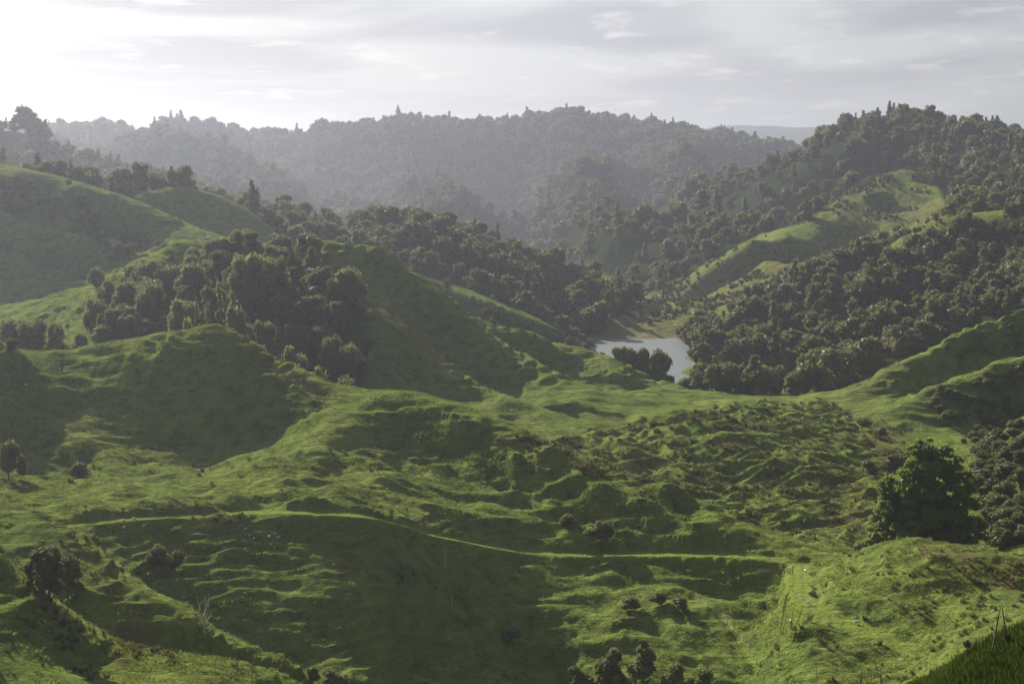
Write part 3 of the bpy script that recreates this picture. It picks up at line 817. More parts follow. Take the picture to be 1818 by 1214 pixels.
class Build:
    def __init__(s): s.v = []; s.f = []; s.m = []; s.n = 0
    def add(s, v, f, mi=0):
        for q in f:
            q = [int(i) for i in q]
            if len(q) == 4 and q[2] == q[3]: q = q[:3]
            s.f.append([i+s.n for i in q]); s.m.append(mi)
        s.v.append(np.asarray(v, float)); s.n += len(v)
    def mesh(s, name, mats):
        me = bpy.data.meshes.new(name)
        me.from_pydata(np.concatenate(s.v).tolist(), [], s.f)
        for m in mats: me.materials.append(m)
        if len(mats) > 1: me.polygons.foreach_set('material_index', s.m)
        me.update(); return me

def crown_lobes(rng, kind):
    """unit tree: 1 tall, crown about 0.6 wide; lobes = (x,y,z,rx,ry,rz)"""
    L_ = []
    if kind == 'round':
        L_.append((0,0,0.50,0.25,0.25,0.38))
        for k in range(11):
            a = rng.uniform(0,6.28); r = rng.uniform(0.12,0.26); z = rng.uniform(0.16,0.86)
            r *= 1.15-abs(z-0.45)*1.2; q = rng.uniform(0.11,0.18)
            L_.append((r*math.cos(a), r*math.sin(a), z, q, q, q*0.85))
    elif kind == 'tall':
        for k in range(9):
            z = 0.32+0.6*k/8; a = rng.uniform(0,6.28); r = rng.uniform(0.03,0.15)*(1.25-z)
            q = rng.uniform(0.10,0.17)*(1.45-z)
            L_.append((r*math.cos(a), r*math.sin(a), z, q, q, q*1.05))
    elif kind == 'cone':
        for k in range(11):
            z = 0.16+0.80*k/10; a = rng.uniform(0,6.28); q = 0.20*(1.04-z)+0.018; r = q*rng.uniform(0.1,0.5)
            L_.append((r*math.cos(a), r*math.sin(a), z, q, q, 0.065))
    elif kind == 'dome':
        L_.append((0,0,0.42,0.36,0.36,0.46))
        for k in range(8):
            a = rng.uniform(0,6.28); z = rng.uniform(0.18,0.80); r = 0.30*math.sqrt(max(0.05,1-((z-0.3)/0.62)**2)); q = rng.uniform(0.12,0.19)
            L_.append((r*math.cos(a), r*math.sin(a), z, q, q, q*1.15))
    elif kind == 'emergent':
        for k in range(7):
            a = rng.uniform(0,6.28); r = rng.uniform(0.02,0.16); z = rng.uniform(0.45,0.93); q = rng.uniform(0.09,0.15)
            L_.append((r*math.cos(a), r*math.sin(a), z, q, q, q*0.8))
    elif kind == 'shrub':
        for k in range(6):
            a = rng.uniform(0,6.28); r = rng.uniform(0.05,0.40); z = rng.uniform(0.25,0.72); q = rng.uniform(0.20,0.34)
            L_.append((r*math.cos(a), r*math.sin(a), z, q, q, q*0.85))
    return L_
def crown_build(B, rng, kind, nleaf, leaf, mi=0, droop=0.2, core=True, lobes=None, asp=1.5):
    lobes = lobes or crown_lobes(rng, kind)
    if core:
        v, f = core_mesh(rng, lobes, 0.80); B.add(v, f, mi)
    c, nr_ = lobe_points(rng, lobes, nleaf)
    v, f = leaf_quads(rng, c, nr_, leaf, droop, asp); B.add(v, f, mi)
    return lobes
def trunk_build(B, rng, lobes, kind, mi=0, r0=0.022, top=None):
    top = top or {'round':0.62,'tall':0.85,'cone':0.95,'dome':0.55,'emergent':0.86,'shrub':0.4}[kind]
    pts = [(rng.normal()*0.008*k, rng.normal()*0.008*k, -0.04+(top+0.04)*k/4) for k in range(5)]
    v, f = tube(pts, [r0*(1.25 if k == 0 else 1-0.18*k) for k in range(5)], 6); B.add(v, f, mi)
    for l in lobes[1:6]:
        z0 = rng.uniform(0.25, 0.6)*top
        v, f = tube([(0,0,z0), (l[0]*0.5, l[1]*0.5, (z0+l[2])*0.5+0.02), (l[0]*0.9, l[1]*0.9, l[2])], [r0*0.5, r0*0.35, r0*0.12], 5); B.add(v, f, mi)

def tag(o, label, cat, group=None):
    o['label'] = label; o['category'] = cat
    if group: o['group'] = group
    return o
def link(name, me, parent=None):
    o = bpy.data.objects.new(name, me); COL.objects.link(o)
    if parent is not None: o.parent = parent
    return o
def root(name, loc, rz=0.0, sc=1.0):
    o = bpy.data.objects.new(name, None); o.empty_display_size = 0.5
    COL.objects.link(o); o.location = loc; o.rotation_euler = (0,0,rz)
    o.scale = sc if hasattr(sc, '__len__') else (sc,sc,sc)
    return o

# one-mesh bush trees for the far forest (unit height)
def far_proto(seed, kind, nleaf, leaf, mat):
    rng = np.random.default_rng(seed); B = Build()
    lb = crown_build(B, rng, kind, nleaf, leaf, 0)
    trunk_build(B, rng, lb, kind, 1, 0.02)
    return B.mesh('bush_tree', [mat, M_BARK])
FAR = [far_proto(1,'round',420,0.075,M_BUSH), far_proto(2,'round',420,0.080,M_BUSH), far_proto(3,'tall',330,0.06,M_BUSH),
       far_proto(4,'dome',460,0.085,M_BUSH), far_proto(5,'cone',300,0.06,M_BUSH), far_proto(6,'round',420,0.075,M_PALE), far_proto(7,'dome',420,0.08,M_SCRUB)]

rnd = np.random.default_rng(11)
def scatter(n, umin, umax, ymin, ymax, test):
    """random places, even per square metre, kept where test says so"""
    y = np.sqrt(rnd.uniform((ymin+Y0)**2, (ymax+Y0)**2, n))-Y0
    x = rnd.uniform(umin, umax, n)*(y+Y0)
    m = test(x, y)
    return x[m], y[m]
def sample(grid, x, y):
    u = x/(y+Y0); v = np.log(y+Y0)
    j = np.clip(np.searchsorted(uc, u), 0, ncl-1); i = np.clip(np.searchsorted(vr, v), 0, nr-1)
    return grid[i, j]
fm = forest.astype(np.float32)
def is_forest(x, y):
    return (sample(fm, x, y) > 0.5)
tx, ty = scatter(330000, -0.36, 0.36, 600, 3350, is_forest)
# thin to a natural spacing
cell = {}
keep = []
for k in range(len(tx)):
    s = 5.0 if ty[k] < 800 else 6.4 if ty[k] < 950 else 7.6 if ty[k] < 1400 else 9.4 if ty[k] < 1900 else 12.0
    c = (int(tx[k]//s), int(ty[k]//s))
    if c in cell: continue
    cell[c] = 1; keep.append(k)
tx, ty = tx[keep], ty[keep]
tz = ground(tx, ty)
npatch = fbm(tx, ty, 120, 2, 201); nh = fbm(tx, ty, 60, 2, 202)*1.3
kindp = np.zeros(len(tx), int)
q = rnd.uniform(size=len(tx))
kindp = np.where(q < 0.32, 0, np.where(q < 0.60, 1, np.where(q < 0.70, 2, np.where(q < 0.88, 3, np.where(q < 0.915, 4, np.where(q < 0.955, 5, 6))))))
kindp = np.where((npatch > 0.62) & (q < 0.4), 4, kindp)
hts = rnd.uniform(6.5, 15.5, len(tx))*(1+0.25*nh)*np.where(ty < 950, 0.88, 0.95+0.28*sstep(1000, 1900, ty)+0.32*sstep(1900, 2900, ty))
hts = np.where(kindp == 2, hts*1.12, np.where(kindp == 4, hts*1.12, np.where(kindp == 6, hts*0.7, hts)))
hts *= np.where(rnd.uniform(size=len(tx)) < 0.06, 1.3, 1.0)
hts = np.where(ty < 690, hts*0.85, hts)
scrubm = (ty > 690) & (ty < 800) & (tx < (1085-CX)/FPX*ty)
hts = np.where(scrubm, rnd.uniform(2.5, 4.5, len(tx)), hts); kindp = np.where(scrubm, 6, kindp)
print('forest trees', len(tx))

# which of them show largest in view: those stand as separate trees
tpx, tpy = proj(tx, ty, tz-CAMZ)
tpt = proj(tx, ty, tz-CAMZ+hts*0.8)[1]
def seen(x, y, z):
    k = np.linspace(0.35, 0.985, 60)[:,None]
    gz = ground(x*k, y*k)
    return ~np.any(gz > CAMZ+(z-CAMZ)*k+0.5, axis=0)
vis = (tpx > 0) & (tpx < 1818) & (tpt > 0) & (tpt < 1214) & seen(tx, ty, tz+hts*0.8)
size = np.where(vis, hts/ty, 0)*np.where(scrubm, 0.9, 1)
order = np.argsort(-size)
single = np.zeros(len(tx), bool); single[order[:296]] = True
single &= vis

REGT = {}
KW = ['rounded', 'rounded', 'tall narrow', 'broad domed', 'spire shaped', 'pale crowned', 'low brownish']
def bush_label(px, py, d, kd=0):
    if scr(px, d): return ('low grey scrub bush on the ridge left of the lake', 'scrub bushes on the low ridge by the lake')
    if px > 1150:
        zn = 'at the foot of' if py > 640 else 'half way up' if py > 520 else 'high on'
        return (KW[kd]+' dark native tree '+zn+' the bush hill right of the lake', KW[kd]+' trees '+zn+' the hill right of the lake')
    zn = 'on the bush spur directly left of the lake' if px > 800 else 'on the bush spur behind the wooded hill' if px > 500 else 'on the bush spur above the left grass hills'
    return (KW[kd]+' native tree '+zn, KW[kd]+' trees '+zn)
def scr(px, d): return 690 < d < 800 and px < 1085
for k in np.nonzero(single)[0]:
    lab, grp = bush_label(tpx[k], tpy[k], ty[k], kindp[k])
    o = link('scrub_bush' if scr(tpx[k], ty[k]) else 'bush_tree', FAR[kindp[k]])
    o.location = (tx[k], ty[k], tz[k]-0.2); h = hts[k]; w = h*rnd.uniform(0.85, 1.25)
    o.scale = (w, w, h); o.rotation_euler = (0, 0, rnd.uniform(0, 6.28))
    tag(o, lab, 'bush' if scr(tpx[k], ty[k]) else 'tree', grp)

def stuff_scatter(name, label, pts, scales, rots, idxs, protos, tilt=None):
    """one object that instances plants over given places with geometry nodes"""
    me = bpy.data.meshes.new(name)
    me.vertices.add(len(pts)); me.vertices.foreach_set('co', np.ascontiguousarray(pts, np.float32).ravel())
    for nm, typ, dat, key in (('sc','FLOAT_VECTOR',scales,'vector'),('rot','FLOAT_VECTOR',rots,'vector'),('pid','INT',idxs,'value')):
        a = me.attributes.new(nm, typ, 'POINT'); a.data.foreach_set(key, np.ascontiguousarray(dat, np.int32 if typ == 'INT' else np.float32).ravel())
    o = link(name, me); o['kind'] = 'stuff'; o['label'] = label
    ng = bpy.data.node_groups.new(name, 'GeometryNodeTree')
    ng.interface.new_socket('Geometry', in_out='INPUT', socket_type='NodeSocketGeometry')
    ng.interface.new_socket('Geometry', in_out='OUTPUT', socket_type='NodeSocketGeometry')
    gi = ng.nodes.new('NodeGroupInput'); go = ng.nodes.new('NodeGroupOutput')
    join = ng.nodes.new('GeometryNodeGeometryToInstance')
    for me_ in reversed(protos):
        src = bpy.data.objects.new(me_.name+'_source', me_)     # mesh source only, not part of the scene
        oi = ng.nodes.new('GeometryNodeObjectInfo'); oi.inputs['Object'].default_value = src
        oi.inputs['As Instance'].default_value = False
        ng.links.new(oi.outputs['Geometry'], join.inputs[0])
    iop = ng.nodes.new('GeometryNodeInstanceOnPoints')
    ng.links.new(gi.outputs[0], iop.inputs['Points'])
    ng.links.new(join.outputs[0], iop.inputs['Instance'])
    iop.inputs['Pick Instance'].default_value = True
    for nm, typ, sock in (('pid','INT','Instance Index'),('rot','FLOAT_VECTOR','Rotation'),('sc','FLOAT_VECTOR','Scale')):
        na = ng.nodes.new('GeometryNodeInputNamedAttribute'); na.data_type = typ; na.inputs[0].default_value = nm
        ng.links.new(na.outputs[0], iop.inputs[sock])
    ng.links.new(iop.outputs[0], go.inputs[0])
    md = o.modifiers.new('scatter', 'NODES'); md.node_group = ng
    return o
rest = ~single
# low scrub on the browner parts of the lakeside spur goes with the forest mass
gsm = grass_sp.astype(np.float32)
bx, by = scatter(30000, -0.05, 0.30, 880, 1500, lambda x, y: (sample(gsm, x, y) > 0.5) & (rnd.uniform(size=len(x)) < 0.05+0.75*sample(brown, x, y)) & (fbm(x, y, 40, 2, 207) > -0.05))
bh = rnd.uniform(0.9, 2.6, len(bx))
wv = hts*rnd.uniform(0.85, 1.3, len(tx))
FP = np.concatenate([np.stack([tx,ty,tz-0.2],1)[rest], np.stack([bx,by,ground(bx,by)-0.1],1)])
FS = np.concatenate([np.stack([wv,wv,hts],1)[rest], np.stack([bh*1.3,bh*1.3,bh],1)])
FI = np.concatenate([kindp[rest], np.full(len(bx), 6)])
nn_ = len(FP); print('forest mass', nn_, 'scrub', len(bx))
stuff_scatter('forest', 'dense native forest covering the hazy hills behind', FP, FS,
              np.stack([np.zeros(nn_),np.zeros(nn_),rnd.uniform(0,6.28,nn_)],1), FI, FAR)

# ------------------------------------------------------------------ trees with trunk and crown
def tree_protos(name, kind, n, nleaf, leaf, mat, seed, droop=0.3, asp=1.6):
    out = []
    for k in range(n):
        rng = np.random.default_rng(seed+k); B = Build()
        lb = crown_build(B, rng, kind, nleaf, leaf, 0, droop, True, None, asp)
        T = Build(); trunk_build(T, rng, lb, kind, 0, 0.026)
        out.append((T.mesh(name+'_trunk', [M_BARK]), B.mesh(name+'_crown', [mat])))
    return out
PT = {'dome': tree_protos('dome_tree', 'dome', 4, 2300, 0.036, M_TOTARA, 300, 0.9, 2.0),
      'round': tree_protos('round_tree', 'round', 3, 2100, 0.036, M_BUSH, 320),
      'pale': tree_protos('pale_tree', 'round', 2, 1900, 0.040, M_PALE, 340),
      'spire': tree_protos('spire_tree', 'cone', 2, 900, 0.05, M_PALE, 360, 0.1, 2.0),
      'tall': tree_protos('tall_tree', 'tall', 3, 1500, 0.04, M_TOTARA, 380, 0.8, 1.9),
      'emergent': tree_protos('emergent_tree', 'emergent', 3, 700, 0.05, M_BUSH, 400),
      'shrub': tree_protos('shrub', 'shrub', 4, 800, 0.085, M_SCRUB, 420),
      'dshrub': tree_protos('shrub', 'shrub', 3, 800, 0.085, M_BUSH, 440)}
trng = np.random.default_rng(77)
def plant(name, kind, px, ytop, ybase, wpx, label, cat, group=None, crown='crown', d=None, var=None):
    h_ = hit(px, ybase) if d is None else None
    if d is not None:
        x = (px-CX)/FPX*d; h_ = (x, d, float(ground(np.array(x), np.array(d))))
    if h_ is None:
        print('no ground at', px, ybase); return None
    x, y, z = h_
    hgt = (ybase-ytop)/FPX*y*1.03; w = wpx/FPX*y
    cw = {'dome':0.86,'round':0.66,'pale':0.66,'spire':0.36,'tall':0.44,'emergent':0.46,'shrub':1.15,'dshrub':1.15}[kind]
    if d is not None:                       # the top is given, the foot stays on the ground
        _, yy, zz = ray(px, ytop); hgt = max(0.6, CAMZ+zz/yy*d-z)
    T, C_ = PT[kind][trng.integers(len(PT[kind])) if var is None else var]
    r = root(name, (x, y, z-0.1), trng.uniform(0, 6.28), (w/cw, w/cw, hgt))
    link('stem' if 'shrub' in kind else 'trunk', T, r); link('foliage' if 'shrub' in kind else crown, C_, r)
    if not hasattr(label, 'upper'): label = label[0]
    return tag(r, label, cat, group)

# trees whose feet are hidden behind the conical hill stand at these distances
DW = {(322,520):538,(347,527):500,(367,533):500,(388,507):502,(418,530):504,(337,556):492,(461,605):490,(520,608):505,(518,640):495,(582,587):520,(617,600):522,
      (570,640):505,(610,650):500,(505,520):545,(555,520):548,(470,560):520,(520,565):528,(560,575):530,(428,575):505,(600,530):550,(200,545):545,(262,496):560,(380,500):540,(168,520):555,(227,488):570}
WH = 'trees on the shaded side of the wooded hill'
for a in [
 ('dome',168,520,592,46,'dark round tree at the left foot of the wooded hill'),
 ('dome',172,470,514,34,'small dark tree on the left skyline shoulder of the wooded hill'),
 ('dome',227,488,560,56,'dark spreading tree second up the left flank of the wooded hill'),
 ('dome',280,459,520,46,'dark round tree close under the left summit of the wooded hill'),
 ('dome',262,496,588,60,'broad dark tree low on the left flank of the wooded hill'),
 ('dome',344,457,548,66,'large dark domed tree below the grassy left summit'),
 ('dome',322,520,592,62,'dark tree just behind the left shoulder of the conical hill'),
 ('dome',437,402,450,34,'small round tree topping the skyline of the wooded hill'),
 ('dome',454,420,462,34,'small tree just right of the skyline treetop on the wooded hill'),
 ('dome',452,440,572,98,'largest pale domed tree in the middle of the wooded hill'),
 ('dome',492,452,545,56,'dark tree beside the largest pale domed tree'),
 ('dome',548,411,472,52,'dark tree breaking the skyline at the right summit'),
 ('tall',556,440,514,40,'narrow pale tree below the right summit tree'),
 ('dome',620,468,552,68,'rounded grey tree at the right edge of the wooded hollow'),
 ('spire',347,527,574,18,'slim pale spire tree behind the top of the conical hill'),
 ('spire',367,533,578,16,'thinnest young spire tree behind the conical hill'),
 ('spire',388,507,575,32,'pale feathery spire tree above the conical summit'),
 ('pale',418,530,584,42,'pale layered tree right of the feathery spire'),
 ('pale',337,556,590,44,'small rounded pale tree touching the conical hilltop'),
 ('pale',461,605,640,30,'small pale tree beside the bare edge of the conical hill'),
 ('pale',520,608,660,50,'upper pale grey tree in the hollow behind the conical hill'),
 ('pale',518,640,680,56,'lower pale grey tree in the hollow behind the conical hill'),
 ('dome',582,587,668,54,'tall olive domed tree in the hollow right of the conical hill'),
 ('dome',617,600,684,38,'dark tree leaning on the right of the olive domed tree'),
 ('dome',570,640,702,44,'olive tree in front of the tall olive domed tree'),
 ('dome',610,650,708,52,'dark lowest tree of the hollow above the grassy shoulder'),
 ('round',390,440,500,46,'dark bushy tree left of the largest pale domed tree'),
 ('round',415,470,545,52,'dark tree tucked against the largest pale domed tree'),
 ('round',505,520,590,56,'dark tree filling the middle of the wooded hollow'),
 ('round',555,520,590,60,'dark bushy tree in the deep shade of the hollow'),
 ('round',470,560,620,50,'dark tree above the bare edge of the conical hill'),
 ('round',520,565,622,56,'dark shaded tree above the two pale grey trees'),
 ('round',560,575,630,50,'dark shaded tree above the tall olive domed tree'),
 ('round',600,530,600,56,'dark tree under the rounded grey tree'),
 ('round',428,575,640,48,'dark tree rising straight behind the conical summit'),
 ('round',575,470,530,46,'dark tree between the right summit and the rounded grey tree'),
 ('round',200,545,604,46,'low dark tree at the far left of the wooded hill foot'),
 ('round',380,500,590,52,'dark tree behind the pale feathery spire'),
 ]:
    plant('tree', a[0], a[1], a[2], a[3], a[4], a[5], 'tree', WH, d=DW.get((a[1],a[2])))
def fill_trees(n, poly, d0, d1, hr, label, group, seed):
    rng = np.random.default_rng(seed); k = 0; spots = []
    while k < n:
        d = rng.uniform(d0, d1); px = rng.uniform(min(q[0] for q in poly), max(q[0] for q in poly))
        x = (px-CX)/FPX*d; z = float(ground(np.array(x), np.array(d))); _, py = proj(x, d, z-CAMZ)
        spots.append((x, d)); 
        if len(spots) > 4000: break
        if not inpoly(np.array([px]), np.array([py]), poly)[0]: continue
        if any((x-s[0])**2+(d-s[1])**2 < 12 for s in spots[:-1] if len(s) == 3): continue
        spots[-1] = (x, d, 1)
        kd = ('round','dome','dome','tall')[rng.integers(4)]
        T, C_ = PT[kd][rng.integers(len(PT[kd]))]; h = rng.uniform(*hr); w = h*rng.uniform(0.8,1.15)
        r = root('tree', (x,d,z-0.15), rng.uniform(0,6.28), (w,w,h)); link('trunk', T, r); link('crown', C_, r)
        look = {'round':'bushy','dome':'domed','tall':'slim'}[kd]; zn = 'left' if px < 330 else 'middle' if px < 500 else 'right'
        tag(r, look+' dark tree massed in the '+zn+' of the wooded hollow', 'tree', look+' trees massed in the '+zn+' of the hollow'); k += 1
fill_trees(120, [(130,640),(160,560),(250,505),(330,475),(430,452),(500,455),(600,490),(650,560),(650,720),(560,780),(300,780),(130,720)], 485, 616, (5.0,11.0),
           'dark tree massed in the shade of the wooded hollow', 'trees massed in the wooded hollow', 61)
# tree ferns on the shaded slope
def fern_mesh():
    B = Build(); rng = np.random.default_rng(9)
    for k in range(16):
        a = 6.283*k/16+rng.uniform(-0.1,0.1); L0 = rng.uniform(0.42,0.55)
        pts = [(L0*t*math.cos(a), L0*t*math.sin(a), 0.95+0.16*math.sin(t*2.4)-0.28*t*t) for t in (0,0.3,0.6,0.85,1.0)]
        v = []; side = np.array((-math.sin(a), math.cos(a), 0))
        for i, p in enumerate(pts):
            w = (0.03,0.10,0.10,0.06,0.01)[i]
            v += [np.array(p)-side*w-np.array((0,0,0.02)), np.array(p), np.array(p)+side*w-np.array((0,0,0.02))]
        f = []
        for i in range(4):
            f += [(3*i,3*i+1,3*i+4,3*i+3),(3*i+1,3*i+2,3*i+5,3*i+4)]
        B.add(v, f, 0)
    T = Build(); v, f = tube([(0,0,-0.05),(0.01,0,0.4),(0,0.01,0.97)], [0.05,0.035,0.03], 6); T.add(v, f, 0)
    return T.mesh('fern_trunk', [M_BARK]), B.mesh('fern_fronds', [M_FERN])
PT['fern'] = [fern_mesh()]
def fern(px, yt, yb, label):
    p = hit(px, yb)
    if p is None: return
    h = (yb-yt)/FPX*p[1]*1.05
    r = root('tree_fern', (p[0],p[1],p[2]-0.05), trng.uniform(0,6.28), h)
    link('trunk', PT['fern'][0][0], r); link('fronds', PT['fern'][0][1], r)
    tag(r, label, 'tree fern', 'tree ferns on the wooded hill')
fern(566, 511, 545, 'upper tree fern catching light on the shaded wooded hill')
fern(562, 541, 582, 'lower wide tree fern catching light on the shaded wooded hill')
fern(598, 556, 590, 'small tree fern right of the two lit ferns')

LS = 'trees by the lake outlet'
for a in [
 ('round',1170,613,672,46,'large round tree standing out against the lake'),
 ('round',1143,610,660,40,'tree left of the large round lakeside tree'),
 ('round',1118,610,650,36,'second tree from the left in the lakeside clump'),
 ('round',1098,612,642,30,'leftmost small tree of the lakeside clump'),
 ('dshrub',1190,664,684,22,'small shrub under the large round lakeside tree'),
 ('dome',1215,668,694,26,'small dark tree at the foot of the lake'),
 ('dome',1252,637,702,56,'rim lit round tree nearest the lake outlet'),
 ('dome',1293,635,704,52,'middle rim lit round tree right of the lake'),
 ('tall',1340,629,700,42,'tall narrow tree behind the widest rim lit tree'),
 ('dome',1362,641,710,58,'widest rim lit domed tree at the foot of the dark bush'),
 ('dshrub',1412,683,712,38,'low dark bush right of the rim lit trees'),
 ('dshrub',1325,672,706,34,'low bush between the rim lit trees'),
 ('dshrub',1232,680,702,24,'low bush at the left foot of the rim lit trees'),
 ]:
    plant('shrub' if 'shrub' in a[0] else 'tree', a[0], a[1], a[2], a[3], a[4], a[5], 'bush' if 'shrub' in a[0] else 'tree', LS, d=690 if a[1] < 1200 else 650)

# lone trees standing up on the right skyline
for px, yt, w, kd, lab in [(1745,217,22,'emergent','isolated round headed tree standing clear on the right skyline'),
    (1717,219,20,'round','slim tree left of the isolated round headed tree'),(1683,214,31,'round','tall tree at the right end of the hilltop forest'),
    (1662,224,23,'round','small headed tree just left of the tall hilltop tree'),(1640,216,33,'round','highest tree on the top of the right bush hill'),
    (1780,219,26,'tall','thin tree right of the isolated round headed tree'),(1802,226,26,'round','round tree near the right end of the skyline'),
    (1612,224,31,'round','tall tree left of the highest hilltop tree'),(1766,232,20,'round','low twisted tree between the thin skyline trees')]:
    plant('tree', kd, px, yt, 250, w*0.7, lab, 'tree', 'lone trees on the right skyline', d=RM(1150))

# the big tree at the lower right: trunk, limbs and leafy boughs
def big_tree():
    rng = np.random.default_rng(5)
    d = 338.0; px = 1655
    x0 = (px-CX)/FPX*d; z0 = float(ground(np.array(x0), np.array(d)))
    sc = d/FPX
    _, yy, zz = ray(px, 768); H_ = CAMZ+zz/yy*d-z0
    r = root('big_tree', (x0, d, z0-0.2), 0.0, 1.0)
    tag(r, 'big dense olive green tree behind the grass knoll at the right', 'tree')
    # boughs: offset in photo pixels from the trunk, height of the centre, radius
    lob = []
    def bough(px_, py_, rp, depth=0.0, flat=0.85):
        ax = (px_-px)*sc; az_ = CAMZ+ray(px_, py_)[2]/ray(px_, py_)[1]*d-z0
        lob.append((ax, depth, az_, rp*sc, rp*sc, rp*sc*flat))
    for q in [(1654,792,22),(1640,808,24),(1668,806,24),(1688,800,16),(1632,832,28),(1660,838,34),(1692,832,26),(1704,820,16),
              (1612,850,28),(1640,870,36),(1676,874,38),(1710,866,28),(1722,850,18),(1592,868,24),(1600,896,32),(1634,910,40),(1676,914,42),(1716,906,34),(1736,890,20),
              (1580,900,20),(1582,928,30),(1612,944,36),(1656,952,40),(1700,948,38),(1738,934,26),(1752,952,22),(1562,950,24),(1586,966,28),(1728,970,28),(1690,978,30),(1640,980,32)]:
        bough(q[0], q[1], q[2], rng.uniform(-0.5,0.5)*q[2]*sc*1.6)
    for q in [(1650,900,46),(1680,940,46),(1630,940,44)]:
        bough(q[0], q[1], q[2], -2.5); bough(q[0], q[1], q[2], 3.0)
    T = Build(); v, f = tube([(0,0,-0.6),(0.1,0,2),(0,0.1,H_*0.35),(-0.2,0,H_*0.62),(0,0,H_*0.86)], [0.75,0.6,0.48,0.28,0.08], 9); T.add(v, f, 0)
    link('trunk', T.mesh('big_tree_trunk', [M_BARK]), r)
    for l in lob[4:24:3]:
        G = Build(); v, f = tube([(0,0,max(1.5,l[2]*0.45)), (l[0]*0.55,l[1]*0.5,l[2]*0.75), (l[0]*0.95,l[1]*0.95,l[2])], [0.26,0.18,0.06], 6); G.add(v, f, 0)
        link('limb', G.mesh('big_tree_limb', [M_BARK]), r)
    B = Build()
    sub = []
    for l in lob:                                      # each bough breaks up into leaf clumps
        for k in range(11):
            dd = rng.normal(size=3); dd /= np.linalg.norm(dd); q = l[3]*rng.uniform(0.30,0.48)
            sub.append((l[0]+dd[0]*l[3]*0.78, l[1]+dd[1]*l[4]*0.78, l[2]+dd[2]*l[5]*0.78, q, q, q*0.8))
    v, f = core_mesh(rng, sub, 0.52, 6, 4); B.add(v, f, 0)
    v, f = core_mesh(rng, lob, 0.42, 8, 6); B.add(v, f, 0)
    c, nn2 = lobe_points(rng, sub, 70000, 0.6)
    v, f = leaf_quads(rng, c, nn2, 0.29, 0.9, 2.0); B.add(v, f, 0)
    link('crown', B.mesh('big_tree_crown', [M_EUC]), r)
big_tree()
for a in [('dshrub',1545,958,990,46,'low green bush at the left foot of the big tree'),('dshrub',1510,975,990,22,'small bush in the gully left of the big tree'),
          ('dshrub',1585,960,985,34,'low bush tucked under the big tree')]:
    plant('shrub', a[0], a[1], a[2], a[3], a[4], a[5], 'bush', 'bushes round the foot of the big tree', d=340)

# trees and shrubs of the foreground
FG = 'trees and bushes in the foreground gullies'
for a in [
 ('round',88,958,1066,70,'dark shaded tree in the gully behind the lower left slope','tree'),
 ('round',120,975,1062,56,'right hand dark tree of the pair in the lower left gully','tree'),
 ('round',62,985,1050,40,'low dark tree at the left of the lower left gully','tree'),
 ('dshrub',285,962,1010,50,'dark spreading bush on the shaded terraced slope','bush'),
 ('shrub',318,972,1012,34,'pale grey bush beside the dark spreading bush','bush'),
 ('dshrub',140,818,842,46,'dark bush on the sunny bench left of centre','bush'),
 ('dshrub',15,772,850,64,'big dark bush at the left edge on the bench','bush'),
 ('dshrub',38,800,850,30,'dark bush beside the big one at the left edge','bush'),
 ('round',10,560,640,70,'dark tree behind the hill at the left edge','tree'),
 ('round',52,560,640,60,'dark tree left of the conical hill','tree'),
 ('round',95,565,632,52,'dark tree just behind the left end of the conical hill ridge','tree'),
 ('shrub',15,598,625,30,'small bush on the dark spur at the left edge','bush'),
 ('tall',1142,1132,1225,56,'tall spiky reddish topped tree at the bottom edge','tree'),
 ('shrub',1075,1140,1225,66,'grey green bushy tree left of the spiky tree','tree'),
 ('shrub',1035,1178,1225,52,'low rounded bush at the left of the bottom clump','bush'),
 ('dshrub',1195,1172,1222,50,'dark bush right of the spiky tree','bush'),
 ('dshrub',1250,1180,1225,50,'dark bush at the right end of the bottom clump','bush'),
 ('dshrub',1100,1190,1228,50,'low bush at the foot of the spiky tree','bush'),
 ('dshrub',1120,1056,1085,48,'lit dark bush at the left top of the low spur','bush'),
 ('dshrub',1168,1048,1072,36,'small bush on the crest of the low spur','bush'),
 ('dshrub',1205,1058,1084,34,'dark bush right of the spur crest','bush'),
 ('dshrub',556,1178,1216,36,'grey green bush at the bottom edge left of centre','bush'),
 ('shrub',598,1182,1222,52,'olive brown bush at the bottom edge left of centre','bush'),
 ('dshrub',905,1110,1140,40,'faint dark bush on the lower terraced slope','bush'),
 ('dshrub',1065,920,960,60,'dark bush in the hollow above the grass track','bush'),
 ('dshrub',1010,910,935,36,'small dark bush left of the hollow bush','bush'),
 ('dshrub',1590,800,835,60,'dark bush in the stream gully above the big tree','bush'),
 ('dshrub',1545,815,842,40,'dark bush left in the stream gully','bush'),
 ('shrub',1530,742,765,40,'pinkish scrub bush at the head of the stream gully','bush'),
 ('shrub',1560,755,775,34,'pale scrub bush at the foot of the lower grass ridge','bush'),
 ]:
    plant(a[6] if a[6] == 'tree' else 'shrub', a[0], a[1], a[2], a[3], a[4], a[5], a[6], FG, d={10:520,52:515,95:510,15:427 if a[2] == 598 else None}.get(a[1]))

